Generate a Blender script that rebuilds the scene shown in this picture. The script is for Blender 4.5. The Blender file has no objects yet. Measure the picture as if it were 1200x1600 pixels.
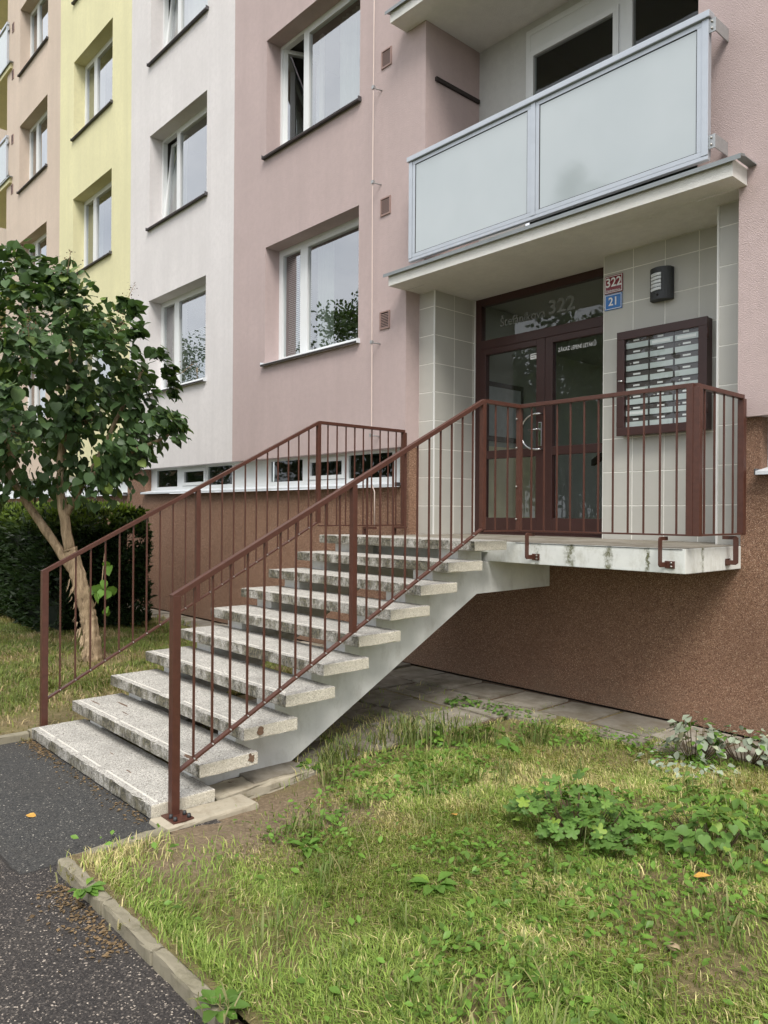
import bpy, bmesh, math, random
import numpy as np
from mathutils import Matrix, Vector
random.seed(7); RNG = np.random.default_rng(11)
S = bpy.context.scene
COL = S.collection
R = math.radians

# ------------------------------------------------------------------ camera
CAM = np.array([6.3757, -5.7041, 1.6625]); YAW, PITCH, ROLL, FPX = -0.8371, 0.0013, 0.0066, 1193.46
fw = np.array([math.sin(YAW)*math.cos(PITCH), math.cos(YAW)*math.cos(PITCH), math.sin(PITCH)])
rt = np.array([math.cos(YAW), -math.sin(YAW), 0.0]); up = np.cross(rt, fw)
c_, s_ = math.cos(ROLL), math.sin(ROLL)
rt, up = c_*rt + s_*up, -s_*rt + c_*up
cam = bpy.data.objects.new('camera', bpy.data.cameras.new('camera')); COL.objects.link(cam)
m = Matrix.Identity(4)
for i in range(3):
    m[i][0], m[i][1], m[i][2], m[i][3] = rt[i], up[i], -fw[i], CAM[i]
cam.matrix_world = m
cam.data.sensor_fit = 'HORIZONTAL'; cam.data.sensor_width = 36; cam.data.lens = 36*FPX/1200
cam.data.clip_start = 0.05; cam.data.clip_end = 2000
S.camera = cam

# ------------------------------------------------------------------ sky, sun, exposure
SUN = Vector((0.74, -0.56, 1.20)).normalized()
wd = bpy.data.worlds.new('World'); S.world = wd; wd.use_nodes = True
nt = wd.node_tree; nt.nodes.clear()
out = nt.nodes.new('ShaderNodeOutputWorld'); bg = nt.nodes.new('ShaderNodeBackground')
sky = nt.nodes.new('ShaderNodeTexSky'); sky.sky_type = 'NISHITA'; sky.sun_disc = False
sky.sun_elevation = math.asin(SUN.z); sky.sun_rotation = math.atan2(SUN.x, SUN.y)
sky.air_density = 1.0; sky.dust_density = 2.0
tc = nt.nodes.new('ShaderNodeTexCoord')
mp = nt.nodes.new('ShaderNodeMapping'); mp.inputs['Scale'].default_value = (1, 1, 2.2)
nz = nt.nodes.new('ShaderNodeTexNoise'); nz.inputs['Scale'].default_value = 2.3; nz.inputs['Detail'].default_value = 7; nz.inputs['Roughness'].default_value = 0.56
rp = nt.nodes.new('ShaderNodeValToRGB'); rp.color_ramp.elements[0].position = 0.30; rp.color_ramp.elements[1].position = 0.72
rp.color_ramp.elements[0].color = (5.6, 6.0, 6.6, 1); rp.color_ramp.elements[1].color = (10.5, 10.5, 10.5, 1)
mx = nt.nodes.new('ShaderNodeMix'); mx.data_type = 'RGBA'; mx.inputs['Factor'].default_value = 0.86
nt.links.new(tc.outputs['Generated'], mp.inputs['Vector']); nt.links.new(mp.outputs[0], nz.inputs['Vector'])
nt.links.new(nz.outputs['Fac'], rp.inputs['Fac'])
nt.links.new(sky.outputs[0], mx.inputs['A']); nt.links.new(rp.outputs[0], mx.inputs['B'])
nt.links.new(mx.outputs['Result'], bg.inputs['Color']); bg.inputs['Strength'].default_value = 0.070
nt.links.new(bg.outputs[0], out.inputs['Surface'])
sl = bpy.data.lights.new('sun', 'SUN'); sl.energy = 1.5; sl.angle = R(26); sl.color = (1.0, 0.955, 0.89)
so = bpy.data.objects.new('sun', sl); COL.objects.link(so)
so.rotation_euler = (-SUN).to_track_quat('-Z', 'Y').to_euler(); so.location = (10, -20, 20)
S.view_settings.view_transform = 'Standard'; S.view_settings.look = 'None'
S.view_settings.exposure = 1.24; S.view_settings.gamma = 1.0; S.view_settings.use_curve_mapping = False
S.render.engine = 'CYCLES'
S.cycles.max_bounces = 5; S.cycles.diffuse_bounces = 3; S.cycles.transmission_bounces = 3; S.cycles.transparent_max_bounces = 8; S.cycles.glossy_bounces = 3
S.cycles.use_adaptive_sampling = True; S.cycles.adaptive_threshold = 0.02
S.cycles.caustics_reflective = False; S.cycles.caustics_refractive = False

# ------------------------------------------------------------------ material helpers
def hexc(r, g, b):
    f = lambda v: ((v/255)/12.92 if v/255 <= 0.04045 else ((v/255+0.055)/1.055)**2.4)
    return (f(r), f(g), f(b), 1)
class NB:
    def __init__(s, name):
        s.m = bpy.data.materials.new(name); s.m.use_nodes = True; s.t = s.m.node_tree
        s.b = s.t.nodes['Principled BSDF']; s.o = s.t.nodes['Material Output']
    def n(s, typ, **kw):
        nd = s.t.nodes.new(typ)
        for k, v in kw.items():
            if k in nd.inputs: nd.inputs[k].default_value = v
            else: setattr(nd, k, v)
        return nd
    def l(s, a, b): s.t.links.new(a, b)
    def pos(s): return s.n('ShaderNodeNewGeometry').outputs['Position']
    def noise(s, scale, detail=4, rough=.55, vec=None, stretch=None):
        v = vec or s.pos()
        if stretch:
            mpp = s.n('ShaderNodeMapping'); mpp.inputs['Scale'].default_value = stretch; s.l(v, mpp.inputs['Vector']); v = mpp.outputs[0]
        nd = s.n('ShaderNodeTexNoise', Scale=scale, Detail=detail, Roughness=rough); s.l(v, nd.inputs['Vector']); return nd.outputs['Fac']
    def vor(s, scale, vec=None, out='Color', feature='F1'):
        nd = s.n('ShaderNodeTexVoronoi', Scale=scale); nd.feature = feature; s.l(vec or s.pos(), nd.inputs['Vector']); return nd.outputs[out]
    def ramp(s, fac, stops):
        nd = s.n('ShaderNodeValToRGB'); e = nd.color_ramp.elements
        while len(e) < len(stops): e.new(0.5)
        for k, (p, c) in enumerate(stops):
            e[k].position = p; e[k].color = c if len(c) == 4 else (*c, 1)
        s.l(fac, nd.inputs['Fac']); return nd.outputs[0]
    def mix(s, fac, a, b, mode='MIX'):
        nd = s.n('ShaderNodeMix'); nd.data_type = 'RGBA'; nd.blend_type = mode
        for v, k in ((fac, 'Factor'), (a, 'A'), (b, 'B')):
            if isinstance(v, (int, float)): nd.inputs[k].default_value = v
            elif isinstance(v, tuple): nd.inputs[k].default_value = v if len(v) == 4 else (*v, 1)
            else: s.l(v, nd.inputs[k])
        return nd.outputs['Result']
    def math(s, op, a, b=None, c=None):
        nd = s.n('ShaderNodeMath'); nd.operation = op
        for k, v in enumerate((a, b, c)):
            if v is None: continue
            if isinstance(v, (int, float)): nd.inputs[k].default_value = v
            else: s.l(v, nd.inputs[k])
        return nd.outputs[0]
    def bump(s, h, strength=.3, dist=.01):
        nd = s.n('ShaderNodeBump', Strength=strength, Distance=dist); s.l(h, nd.inputs['Height']); s.l(nd.outputs[0], s.b.inputs['Normal'])
    def col(s, c):
        if isinstance(c, tuple): s.b.inputs['Base Color'].default_value = c if len(c) == 4 else (*c, 1)
        else: s.l(c, s.b.inputs['Base Color'])
    def rough(s, v):
        if isinstance(v, (int, float)): s.b.inputs['Roughness'].default_value = v
        else: s.l(v, s.b.inputs['Roughness'])
MAT = {}
def sc(c, k): return (min(c[0]*k, 1), min(c[1]*k, 1), min(c[2]*k, 1), 1)

def stucco(name, c):
    b = NB(name)
    big = b.noise(0.9, 3, .6)
    streak = b.noise(1.0, 5, .65, stretch=(3.5, 3.5, .22))
    fine = b.noise(160, 2, .7)
    a = b.ramp(big, [(.3, sc(c, .90)), (.7, sc(c, 1.06))])
    a = b.mix(b.ramp(streak, [(.44, (0, 0, 0)), (.68, (.6,)*3)]), a, sc(c, .85))
    a = b.mix(b.ramp(fine, [(.3, (0, 0, 0)), (.75, (.30,)*3)]), a, sc(c, 1.18))
    a = b.mix(b.ramp(b.noise(13, 4, .7), [(.40, (0, 0, 0)), (.72, (.5,)*3)]), a, sc(c, .86))
    b.col(a); b.rough(.92)
    b.bump(b.noise(115, 2, .6), .75, .008)
    MAT[name] = b.m; return b.m
PINK = hexc(188, 169, 166)
stucco('stucco_pink', PINK)
stucco('stucco_white', hexc(221, 216, 215))
stucco('stucco_yellow', hexc(225, 219, 176))
stucco('stucco_beige', hexc(207, 189, 173))
stucco('plaster_cream', hexc(228, 226, 220))
stucco('plaster_white', hexc(206, 206, 203))

def simple(name, c, rough=.5, metal=0, noise=0.06, nscale=8, bump=0, bscale=60, spec=None, coat=0):
    b = NB(name)
    if noise:
        b.col(b.ramp(b.noise(nscale, 5, .6), [(.3, sc(c, 1-noise)), (.7, sc(c, 1+noise))]))
    else: b.col(c)
    b.rough(rough); b.b.inputs['Metallic'].default_value = metal
    if spec is not None: b.b.inputs['Specular IOR Level'].default_value = spec
    if coat: b.b.inputs['Coat Weight'].default_value = coat; b.b.inputs['Coat Roughness'].default_value = .05
    if bump: b.bump(b.noise(bscale, 4, .65), bump, .003)
    MAT[name] = b.m; return b.m
simple('rail_brown', hexc(80, 48, 38), .40, 0, .16, 24, .2, 160)
simple('frame_brown', hexc(62, 36, 32), .38, 0, .08, 9)
simple('frame_white', hexc(226, 228, 228), .35, 0, .03, 5)
simple('sill_white', hexc(208, 212, 216), .38, 0, .05, 5)
simple('sill_dark', hexc(82, 80, 82), .45, .2, .06, 6)
simple('aluminium', hexc(186, 191, 197), .38, .55, .04, 6)
simple('flashing', hexc(140, 145, 146), .45, .45, .10, 5)
simple('zinc', hexc(170, 172, 172), .40, .6, .08, 30)
simple('dark_metal', hexc(58, 60, 62), .5, .2, .07, 12, .15, 250)
simple('chrome', hexc(205, 205, 205), .14, 1, 0)
simple('bolt_steel', hexc(168, 165, 160), .35, .9, .1, 90)
simple('black_gap', hexc(34, 29, 26), .95, 0, .2, 20)
simple('vent_brown', hexc(150, 124, 116), .6, 0, .05, 30)
simple('vent_dark', hexc(46, 38, 36), .8, 0, .1, 50)
simple('diffuser', hexc(224, 228, 230), .3, 0, .02, 20)
simple('mail_dark', hexc(74, 66, 64), .4, 0, .06, 12)
simple('mail_flap', hexc(200, 208, 206), .4, 0, .05, 9)
simple('tag_white', hexc(238, 238, 236), .6, 0, .02, 40)
simple('sign_red', hexc(128, 28, 42), .25, 0, .04, 20, coat=.4)
simple('sign_blue', hexc(38, 112, 186), .25, 0, .04, 20, coat=.4)
simple('sign_white', hexc(238, 238, 238), .3, 0, 0)
simple('etched', hexc(116, 118, 114), .8, 0, .05, 30)
simple('wire_pvc', hexc(214, 196, 186), .5, 0, .05, 9)
simple('curtain', hexc(214, 212, 204), .9, 0, .06, 3)
simple('blind', hexc(196, 204, 200), .6, 0, .04, 3)
simple('curtain_green', hexc(150, 160, 148), .9, 0, .10, 3)
simple('room_dark', hexc(70, 68, 64), .9, 0, .05, 1)
simple('loggia_room', hexc(64, 66, 60), .9, 0, .05, 1)
simple('lobby_wall', hexc(222, 216, 184), .8, 0, .05, 2)
simple('lobby_grey', hexc(170, 174, 168), .8, 0, .06, 2)
simple('lobby_floor', hexc(168, 160, 146), .6, 0, .12, 5)
simple('lobby_step', hexc(140, 136, 128), .7, 0, .1, 9)
simple('lobby_dark', hexc(60, 50, 46), .7, 0, .1, 9)
simple('notice_paper', hexc(176, 180, 184), .7, 0, .1, 14)
simple('grout', hexc(240, 238, 230), .9, 0, .06, 30)
simple('trim_white', hexc(232, 232, 228), .45, 0, .03, 9)
simple('rubble', hexc(150, 140, 124), .95, 0, .2, 30, .6, 60)
simple('dead_leaf', hexc(196, 150, 70), .7, 0, .18, 40)
simple('stone', hexc(150, 132, 104), .9, 0, .15, 30, .4, 60)
simple('bark_twig', hexc(96, 82, 62), .9, 0, .2, 20)
simple('seed', hexc(98, 74, 52), .9, 0, .2, 20)

# tile: per-piece variation
b = NB('tile'); oi = b.n('ShaderNodeObjectInfo').outputs['Random']
c = hexc(188, 186, 178)
a = b.ramp(oi, [(0, sc(c, .95)), (1, sc(c, 1.04))])
a = b.mix(b.ramp(b.noise(6, 6, .7), [(.4, (0, 0, 0)), (.8, (.35,)*3)]), a, sc(c, .86))
b.col(a); b.rough(b.ramp(b.noise(5, 4), [(.3, (.30,)*3), (.7, (.48,)*3)])); b.bump(b.noise(30, 3), .05, .004); MAT['tile'] = b.m

# pebble-dash plinth
b = NB('pebble_plinth')
v = b.vor(240); sep = b.n('ShaderNodeSeparateColor'); b.l(v, sep.inputs[0])
a = b.ramp(sep.outputs[0], [(0, hexc(80, 54, 40)), (.30, hexc(120, 87, 67)), (.62, hexc(145, 110, 87)), (.9, hexc(170, 134, 109)), (1, hexc(212, 184, 158))])
a = b.mix(b.ramp(b.noise(.8, 4, .6), [(.35, (0, 0, 0)), (.75, (.45,)*3)]), a, hexc(104, 76, 60))
sz_ = b.n('ShaderNodeSeparateXYZ'); b.l(b.pos(), sz_.inputs[0])
a = b.mix(b.math('MULTIPLY', b.ramp(sz_.outputs[2], [(.03, (1, 1, 1)), (.34, (0, 0, 0))]), b.ramp(b.noise(4, 6, .7), [(.35, (0, 0, 0)), (.7, (.6,)*3)])), a, hexc(126, 108, 90))
b.col(a); b.rough(.8); b.bump(b.vor(210, out='Distance'), .7, .005); MAT['pebble_plinth'] = b.m

# terrazzo treads with dirt and lichen on the fronts
b = NB('terrazzo'); P = b.pos(); nb_ = b.n('ShaderNodeNewGeometry'); sp = b.n('ShaderNodeSeparateXYZ'); b.l(nb_.outputs['Normal'], sp.inputs[0])
v = b.vor(185); sep = b.n('ShaderNodeSeparateColor'); b.l(v, sep.inputs[0])
a = b.ramp(sep.outputs[0], [(0, hexc(92, 88, 81)), (.15, hexc(146, 142, 135)), (.40, hexc(178, 174, 166)), (.8, hexc(194, 191, 184)), (1, hexc(226, 222, 212))])
a = b.mix(b.ramp(b.noise(5, 6, .65), [(.42, (0, 0, 0)), (.72, (.55,)*3)]), a, hexc(136, 133, 126))
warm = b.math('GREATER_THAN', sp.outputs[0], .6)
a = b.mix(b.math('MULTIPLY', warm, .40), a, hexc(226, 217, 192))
front = b.math('LESS_THAN', sp.outputs[1], -.55)
moss = b.ramp(b.noise(6, 8, .78, stretch=(1, 1, .6)), [(.41, (.10,)*3), (.55, (.95,)*3)])
a = b.mix(b.math('MULTIPLY', front, moss), a, b.mix(b.ramp(b.noise(55, 4, .7), [(.42, (0, 0, 0)), (.60, (1, 1, 1))]), hexc(54, 51, 40), hexc(112, 107, 86)))
edge = b.ramp(b.noise(16, 6, .7), [(.60, (0, 0, 0)), (.68, (.6,)*3)])
a = b.mix(b.math('MULTIPLY', edge, .5), a, hexc(112, 104, 92))
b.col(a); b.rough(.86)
b.bump(b.math('ADD', b.vor(185, out='Distance'), b.noise(40, 5, .7)), .55, .005); MAT['terrazzo'] = b.m
simple('nosing', hexc(212, 208, 198), .8, 0, .14, 30, .3, 90)
simple('rust_patch', hexc(108, 84, 66), .9, 0, .35, 60, .6, 90)

def concrete(name, c, dark, stains=()):
    b = NB(name); P = b.pos(); sp = b.n('ShaderNodeSeparateXYZ'); b.l(P, sp.inputs[0])
    a = b.ramp(b.noise(3.2, 7, .65), [(.3, sc(c, .86)), (.55, c), (.8, sc(c, 1.08))])
    a = b.mix(b.ramp(b.noise(9, 6, .7, stretch=(1, 1, .5)), [(.50, (0, 0, 0)), (.72, (.65,)*3)]), a, dark)
    wob = b.math('MULTIPLY', b.math('SUBTRACT', b.noise(28, 5, .7), .5), .09)
    for ax, x, w in stains:
        d = b.math('ABSOLUTE', b.math('ADD', b.math('SUBTRACT', sp.outputs[ax], x), wob))
        mk = b.math('MULTIPLY', b.ramp(d, [(w*.3, (1,)*3), (w*1.1+.004, (0, 0, 0))]), b.ramp(b.noise(11+40*w, 6, .75), [(.38, (0, 0, 0)), (.55, (.95,)*3)]))
        a = b.mix(mk, a, b.mix(b.noise(40, 5, .7), hexc(46, 48, 26), hexc(112, 110, 62)))
    b.col(a); b.rough(.88); b.bump(b.noise(60, 6, .7), .3, .004); MAT[name] = b.m
concrete('concrete_white', hexc(224, 224, 220), hexc(190, 188, 180))
concrete('concrete_landing', hexc(218, 219, 214), hexc(168, 166, 150), [(0, 2.735, .028), (0, 3.03, .05), (0, 3.36, .035), (0, 3.665, .014), (1, -.55, .02)])
concrete('concrete_kerb', hexc(138, 131, 112), hexc(78, 76, 46))
concrete('concrete_pad', hexc(174, 165, 146), hexc(128, 116, 96))

# paving slab with per-slab variation
b = NB('paving_slab'); oi = b.n('ShaderNodeObjectInfo').outputs['Random']; c = hexc(158, 152, 140)
a = b.ramp(oi, [(0, sc(c, .62)), (1, sc(c, 1.15))])
a = b.mix(b.ramp(b.noise(6, 7, .7), [(.36, (0, 0, 0)), (.66, (.75,)*3)]), a, hexc(104, 94, 78))
a = b.mix(b.ramp(b.noise(2.1, 5, .7), [(.5, (0, 0, 0)), (.7, (.7,)*3)]), a, hexc(92, 84, 60))
b.col(a); b.rough(.92); b.bump(b.noise(45, 6, .7), .4, .006); MAT['paving_slab'] = b.m

# asphalt
b = NB('asphalt'); v = b.vor(150); sep = b.n('ShaderNodeSeparateColor'); b.l(v, sep.inputs[0])
P = b.pos(); sp = b.n('ShaderNodeSeparateXYZ'); b.l(P, sp.inputs[0])
a = b.ramp(sep.outputs[0], [(0, hexc(40, 40, 40)), (.5, hexc(58, 58, 57)), (.88, hexc(74, 73, 70)), (.975, hexc(92, 90, 85)), (1, hexc(160, 155, 145))])
v2 = b.vor(165); sep2 = b.n('ShaderNodeSeparateColor'); b.l(v2, sep2.inputs[0])
aold = b.ramp(sep2.outputs[0], [(0, hexc(34, 31, 30)), (.55, hexc(52, 48, 46)), (.88, hexc(72, 67, 63)), (.965, hexc(122, 113, 104)), (1, hexc(182, 170, 156))])
wob = b.math('MULTIPLY', b.math('SUBTRACT', b.noise(3, 5), .5), .22)
edge_ = b.math('ADD', b.math('MAXIMUM', b.math('SUBTRACT', -4.60, sp.outputs[1]), b.math('SUBTRACT', sp.outputs[0], 2.68)), b.math('MULTIPLY', wob, .5))
old = b.ramp(b.math('ADD', edge_, .5), [(.495, (0, 0, 0)), (.505, (1, 1, 1))])
a = b.mix(old, a, aold)
crack = b.ramp(b.math('ABSOLUTE', edge_), [(.003, (.85,)*3), (.010, (0, 0, 0))])
a = b.mix(crack, a, hexc(30, 27, 24))
a = b.mix(b.ramp(b.noise(2.2, 6, .65), [(.45, (0, 0, 0)), (.75, (.35,)*3)]), a, hexc(68, 63, 57))
b.col(a); b.rough(.9); b.bump(b.vor(110, out='Distance'), .6, .006); MAT['asphalt'] = b.m

# soil / thatch below the grass
b = NB('lawn_soil'); n1 = b.noise(1.6, 6, .6); n2 = b.noise(26, 6, .7)
a = b.ramp(n2, [(.3, hexc(86, 72, 52)), (.55, hexc(140, 120, 90)), (.8, hexc(182, 162, 126))])
a = b.mix(b.ramp(n1, [(.35, (.15,)*3), (.62, (.8,)*3)]), a, b.ramp(b.noise(60, 5, .7), [(.3, hexc(78, 82, 36)), (.7, hexc(146, 140, 78))]))
at = b.n('ShaderNodeAttribute'); at.attribute_name = 'tint'
a = b.mix(at.outputs['Fac'], a, b.ramp(b.noise(38, 6, .75), [(.3, hexc(104, 88, 68)), (.55, hexc(142, 123, 98)), (.75, hexc(176, 158, 130))]))
b.col(a); b.rough(.97); b.bump(b.noise(70, 5, .75), 1.0, .018); MAT['lawn_soil'] = b.m
b = NB('soil_dark'); b.col(b.ramp(b.noise(30, 6, .7), [(.3, hexc(64, 52, 40)), (.7, hexc(118, 98, 76))])); b.rough(.97); b.bump(b.noise(50, 6, .7), .8, .012); MAT['soil_dark'] = b.m
b = NB('ground_far'); b.col(b.ramp(b.noise(.6, 6, .6), [(.35, hexc(74, 84, 44)), (.65, hexc(112, 112, 68))])); b.rough(.97); MAT['ground_far'] = b.m

# bark
b = NB('bark'); w = b.noise(9, 7, .75, stretch=(2.6, 2.6, .35))
b.col(b.ramp(w, [(.30, hexc(92, 76, 56)), (.48, hexc(160, 138, 110)), (.70, hexc(208, 184, 152))])); b.rough(.95); b.bump(w, 1.0, .03); MAT['bark'] = b.m

def leafmat(name, attr=True, c=(0.05, .1, .03), trans=.3, rough=.45, var=.35):
    b = NB(name)
    if attr:
        at = b.n('ShaderNodeAttribute'); at.attribute_name = 'tint'; base = at.outputs['Color']
    else:
        oi = b.n('ShaderNodeObjectInfo').outputs['Random']
        base = b.ramp(oi, [(0, sc(c, 1-var)), (.85, sc(c, 1+var)), (1, (c[0]*2.2, c[1]*1.7, c[2]*1.3, 1))])
    b.col(base); b.rough(rough); b.b.inputs['Specular IOR Level'].default_value = .35
    tr = b.n('ShaderNodeBsdfTranslucent'); b.l(b.mix(1.0, base, (1.25, 1.3, .6), 'MULTIPLY'), tr.inputs['Color'])
    ms = b.n('ShaderNodeMixShader'); ms.inputs[0].default_value = trans
    b.l(b.b.outputs[0], ms.inputs[1]); b.l(tr.outputs[0], ms.inputs[2]); b.l(ms.outputs[0], b.o.inputs['Surface'])
    MAT[name] = b.m
leafmat('foliage'); leafmat('grass_blade', rough=.6, trans=.25)
LILAC = (0.064, 0.115, 0.042)
leafmat('lilac_leaf', False, LILAC, .34, .48, .55)
leafmat('weed_leaf', False, (.12, .23, .04), .3, .5, .25)
leafmat('lobed_leaf', False, (.115, .215, .045), .28, .5, .25)
leafmat('dusty_leaf', False, (.26, .30, .22), .12, .8, .35)

def glassmat(name, f0=.1, tint=(.90, .93, .91), rough=0.0):
    b = NB(name)
    g_ = b.n('ShaderNodeNewGeometry'); dt = b.n('ShaderNodeVectorMath'); dt.operation = 'DOT_PRODUCT'
    b.l(g_.outputs['Incoming'], dt.inputs[0]); b.l(g_.outputs['Normal'], dt.inputs[1])
    cs = b.math('SUBTRACT', 1.0, b.math('ABSOLUTE', dt.outputs['Value']))
    fr = b.math('MULTIPLY_ADD', b.math('POWER', cs, 4.0), 1.0-f0, f0)
    g = b.n('ShaderNodeBsdfGlossy', Roughness=rough); g.inputs['Color'].default_value = (.95, .97, 1, 1)
    tr = b.n('ShaderNodeBsdfTransparent'); tr.inputs['Color'].default_value = (*tint, 1)
    h = b.noise(1.7, 2); bp = b.n('ShaderNodeBump', Strength=.06, Distance=.02); b.l(h, bp.inputs['Height']); b.l(bp.outputs[0], g.inputs['Normal'])
    ms = b.n('ShaderNodeMixShader'); b.l(fr, ms.inputs[0]); b.l(tr.outputs[0], ms.inputs[1]); b.l(g.outputs[0], ms.inputs[2])
    b.l(ms.outputs[0], b.o.inputs['Surface']); MAT[name] = b.m
glassmat('window_glass', .36, (.74, .78, .77)); glassmat('door_glass', .07); glassmat('thin_glass', .05, (.93, .95, .94)); glassmat('dim_glass', .06, (.7, .74, .72))
b = NB('frosted_glass'); b.col(b.ramp(b.noise(1.2, 3), [(.3, hexc(168, 177, 180)), (.7, hexc(176, 184, 187))])); b.rough(.06); b.b.inputs['IOR'].default_value = 2.0; MAT['frosted_glass'] = b.m

# ------------------------------------------------------------------ object helpers
W = {}
def reg(o, loc): W[o.name] = Vector(loc)
def prop(o, label=None, cat=None, group=None, kind=None):
    for k, v in (('label', label), ('category', cat), ('group', group), ('kind', kind)):
        if v: o[k] = v
    return o
def thing(name, loc, label, cat, group=None):
    o = bpy.data.objects.new(name, None); COL.objects.link(o); o.location = loc; o.empty_display_size = .1
    reg(o, loc); return prop(o, label, cat, group)
def put(name, mesh, loc=(0, 0, 0), parent=None, rot=None):
    """link a mesh object whose origin is at world loc"""
    o = bpy.data.objects.new(name, mesh); COL.objects.link(o)
    loc = Vector(loc)
    if parent is not None:
        o.parent = parent; o.location = loc - W[parent.name]
    else: o.location = loc
    if rot is not None:
        o.rotation_euler = rot.to_euler() if isinstance(rot, Matrix) else rot
    reg(o, loc); return o
def mesh_of(name, verts, faces, mat, smooth=False):
    me = bpy.data.meshes.new(name); me.from_pydata([tuple(v) for v in verts], [], faces)
    if mat: me.materials.append(MAT[mat] if isinstance(mat, str) else mat)
    if smooth: me.polygons.foreach_set('use_smooth', [True]*len(me.polygons))
    me.update(); return me
def bm_mesh(name, bm, mat, smooth=False):
    me = bpy.data.meshes.new(name); bmesh.ops.recalc_face_normals(bm, faces=bm.faces); bm.to_mesh(me); bm.free()
    me.materials.append(MAT[mat]);
    if smooth: me.polygons.foreach_set('use_smooth', [True]*len(me.polygons))
    me.update(); return me
_cache = {}
def box_mesh(sx, sy, sz, mat, bev=0.0):
    k = (round(sx, 4), round(sy, 4), round(sz, 4), mat, bev)
    if k in _cache: return _cache[k]
    bm = bmesh.new(); bmesh.ops.create_cube(bm, size=1)
    bmesh.ops.scale(bm, vec=(sx, sy, sz), verts=bm.verts)
    if bev: bmesh.ops.bevel(bm, geom=bm.edges[:], offset=bev, segments=2, profile=.7, affect='EDGES')
    _cache[k] = bm_mesh('box', bm, mat); return _cache[k]
def box(name, x0, x1, y0, y1, z0, z1, mat, parent=None, bev=0.0):
    return put(name, box_mesh(abs(x1-x0), abs(y1-y0), abs(z1-z0), mat, bev), ((x0+x1)/2, (y0+y1)/2, (z0+z1)/2), parent)
def boxes_bm(lst, bev=0.0):
    bm = bmesh.new()
    for (x0, x1, y0, y1, z0, z1) in lst:
        r = bmesh.ops.create_cube(bm, size=1, matrix=Matrix.Translation(((x0+x1)/2, (y0+y1)/2, (z0+z1)/2)) @ Matrix.Diagonal((x1-x0, y1-y0, z1-z0, 1)))
    if bev: bmesh.ops.bevel(bm, geom=bm.edges[:], offset=bev, segments=2, profile=.7, affect='EDGES')
    return bm
def boxes(name, lst, mat, parent=None, bev=0.0, origin=None):
    o = Vector(origin) if origin else (W[parent.name] if parent else Vector((0, 0, 0)))
    bm = boxes_bm(lst, bev); bmesh.ops.translate(bm, vec=-o, verts=bm.verts)
    return put(name, bm_mesh(name, bm, mat), o, parent)
def quads(name, verts, faces, mat, parent=None):
    o = W[parent.name] if parent else Vector((0, 0, 0))
    return put(name, mesh_of(name, [Vector(v)-o for v in verts], faces, mat), o, parent)
def tube_bm(bm, pts, rad, seg=8, cap=True):
    pts = [Vector(p) for p in pts]; n = len(pts); rad = rad if hasattr(rad, '__len__') else [rad]*n
    rings = []; prev = None
    for i in range(n):
        d = (pts[min(i+1, n-1)]-pts[max(i-1, 0)]).normalized()
        u = prev if prev else (Vector((0, 0, 1)) if abs(d.z) < .9 else Vector((1, 0, 0)))
        u = (u - d*u.dot(d)).normalized(); v = d.cross(u); prev = u
        rings.append([bm.verts.new(pts[i] + rad[i]*(math.cos(t)*u + math.sin(t)*v)) for t in [2*math.pi*k/seg for k in range(seg)]])
    for i in range(n-1):
        for k in range(seg):
            bm.faces.new((rings[i][k], rings[i][(k+1) % seg], rings[i+1][(k+1) % seg], rings[i+1][k]))
    if cap:
        bm.faces.new(rings[0][::-1]); bm.faces.new(rings[-1])
def tube(name, pts, rad, mat, parent=None, seg=8, smooth=True):
    o = W[parent.name] if parent else Vector(pts[0])
    bm = bmesh.new(); tube_bm(bm, [Vector(p)-o for p in pts], rad, seg)
    return put(name, bm_mesh(name, bm, mat, smooth), o, parent)
def prism(name, poly, axis, a0, a1, mat, parent=None, bev=0.0):
    """poly: list of 2D points in the two other axes; extruded a0..a1 along axis"""
    o = W[parent.name] if parent else Vector((0, 0, 0))
    bm = bmesh.new()
    def P3(p, a): 
        l = list(p); l.insert(axis, a); return Vector(l)-o
    A = [bm.verts.new(P3(p, a0)) for p in poly]; B = [bm.verts.new(P3(p, a1)) for p in poly]
    n = len(poly); bm.faces.new(A); bm.faces.new(B[::-1])
    for i in range(n): bm.faces.new((A[i], B[i], B[(i+1) % n], A[(i+1) % n]))
    bmesh.ops.recalc_face_normals(bm, faces=bm.faces)
    if bev: bmesh.ops.bevel(bm, geom=bm.edges[:], offset=bev, segments=2, profile=.7, affect='EDGES')
    return put(name, bm_mesh(name, bm, mat), o, parent)
def text_mesh(s, size, mat, extrude=0.0006, bold=0.0):
    cu = bpy.data.curves.new('lettering', 'FONT'); cu.body = s; cu.size = size; cu.extrude = extrude; cu.offset = bold; cu.resolution_u = 3
    cu.align_x = 'CENTER'; cu.align_y = 'CENTER'
    ob = bpy.data.objects.new('tmp', cu); COL.objects.link(ob)
    dg = bpy.context.evaluated_depsgraph_get(); me = bpy.data.meshes.new_from_object(ob.evaluated_get(dg))
    bpy.data.objects.remove(ob); me.materials.clear(); me.materials.append(MAT[mat]); return me
def lettering(name, s, size, mat, loc, parent, sx=1.0, bold=0.0):
    o = put(name, text_mesh(s, size, mat, bold=bold), loc, parent, (math.pi/2, 0, 0)); o.scale = (sx, 1, 1); return o
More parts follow.
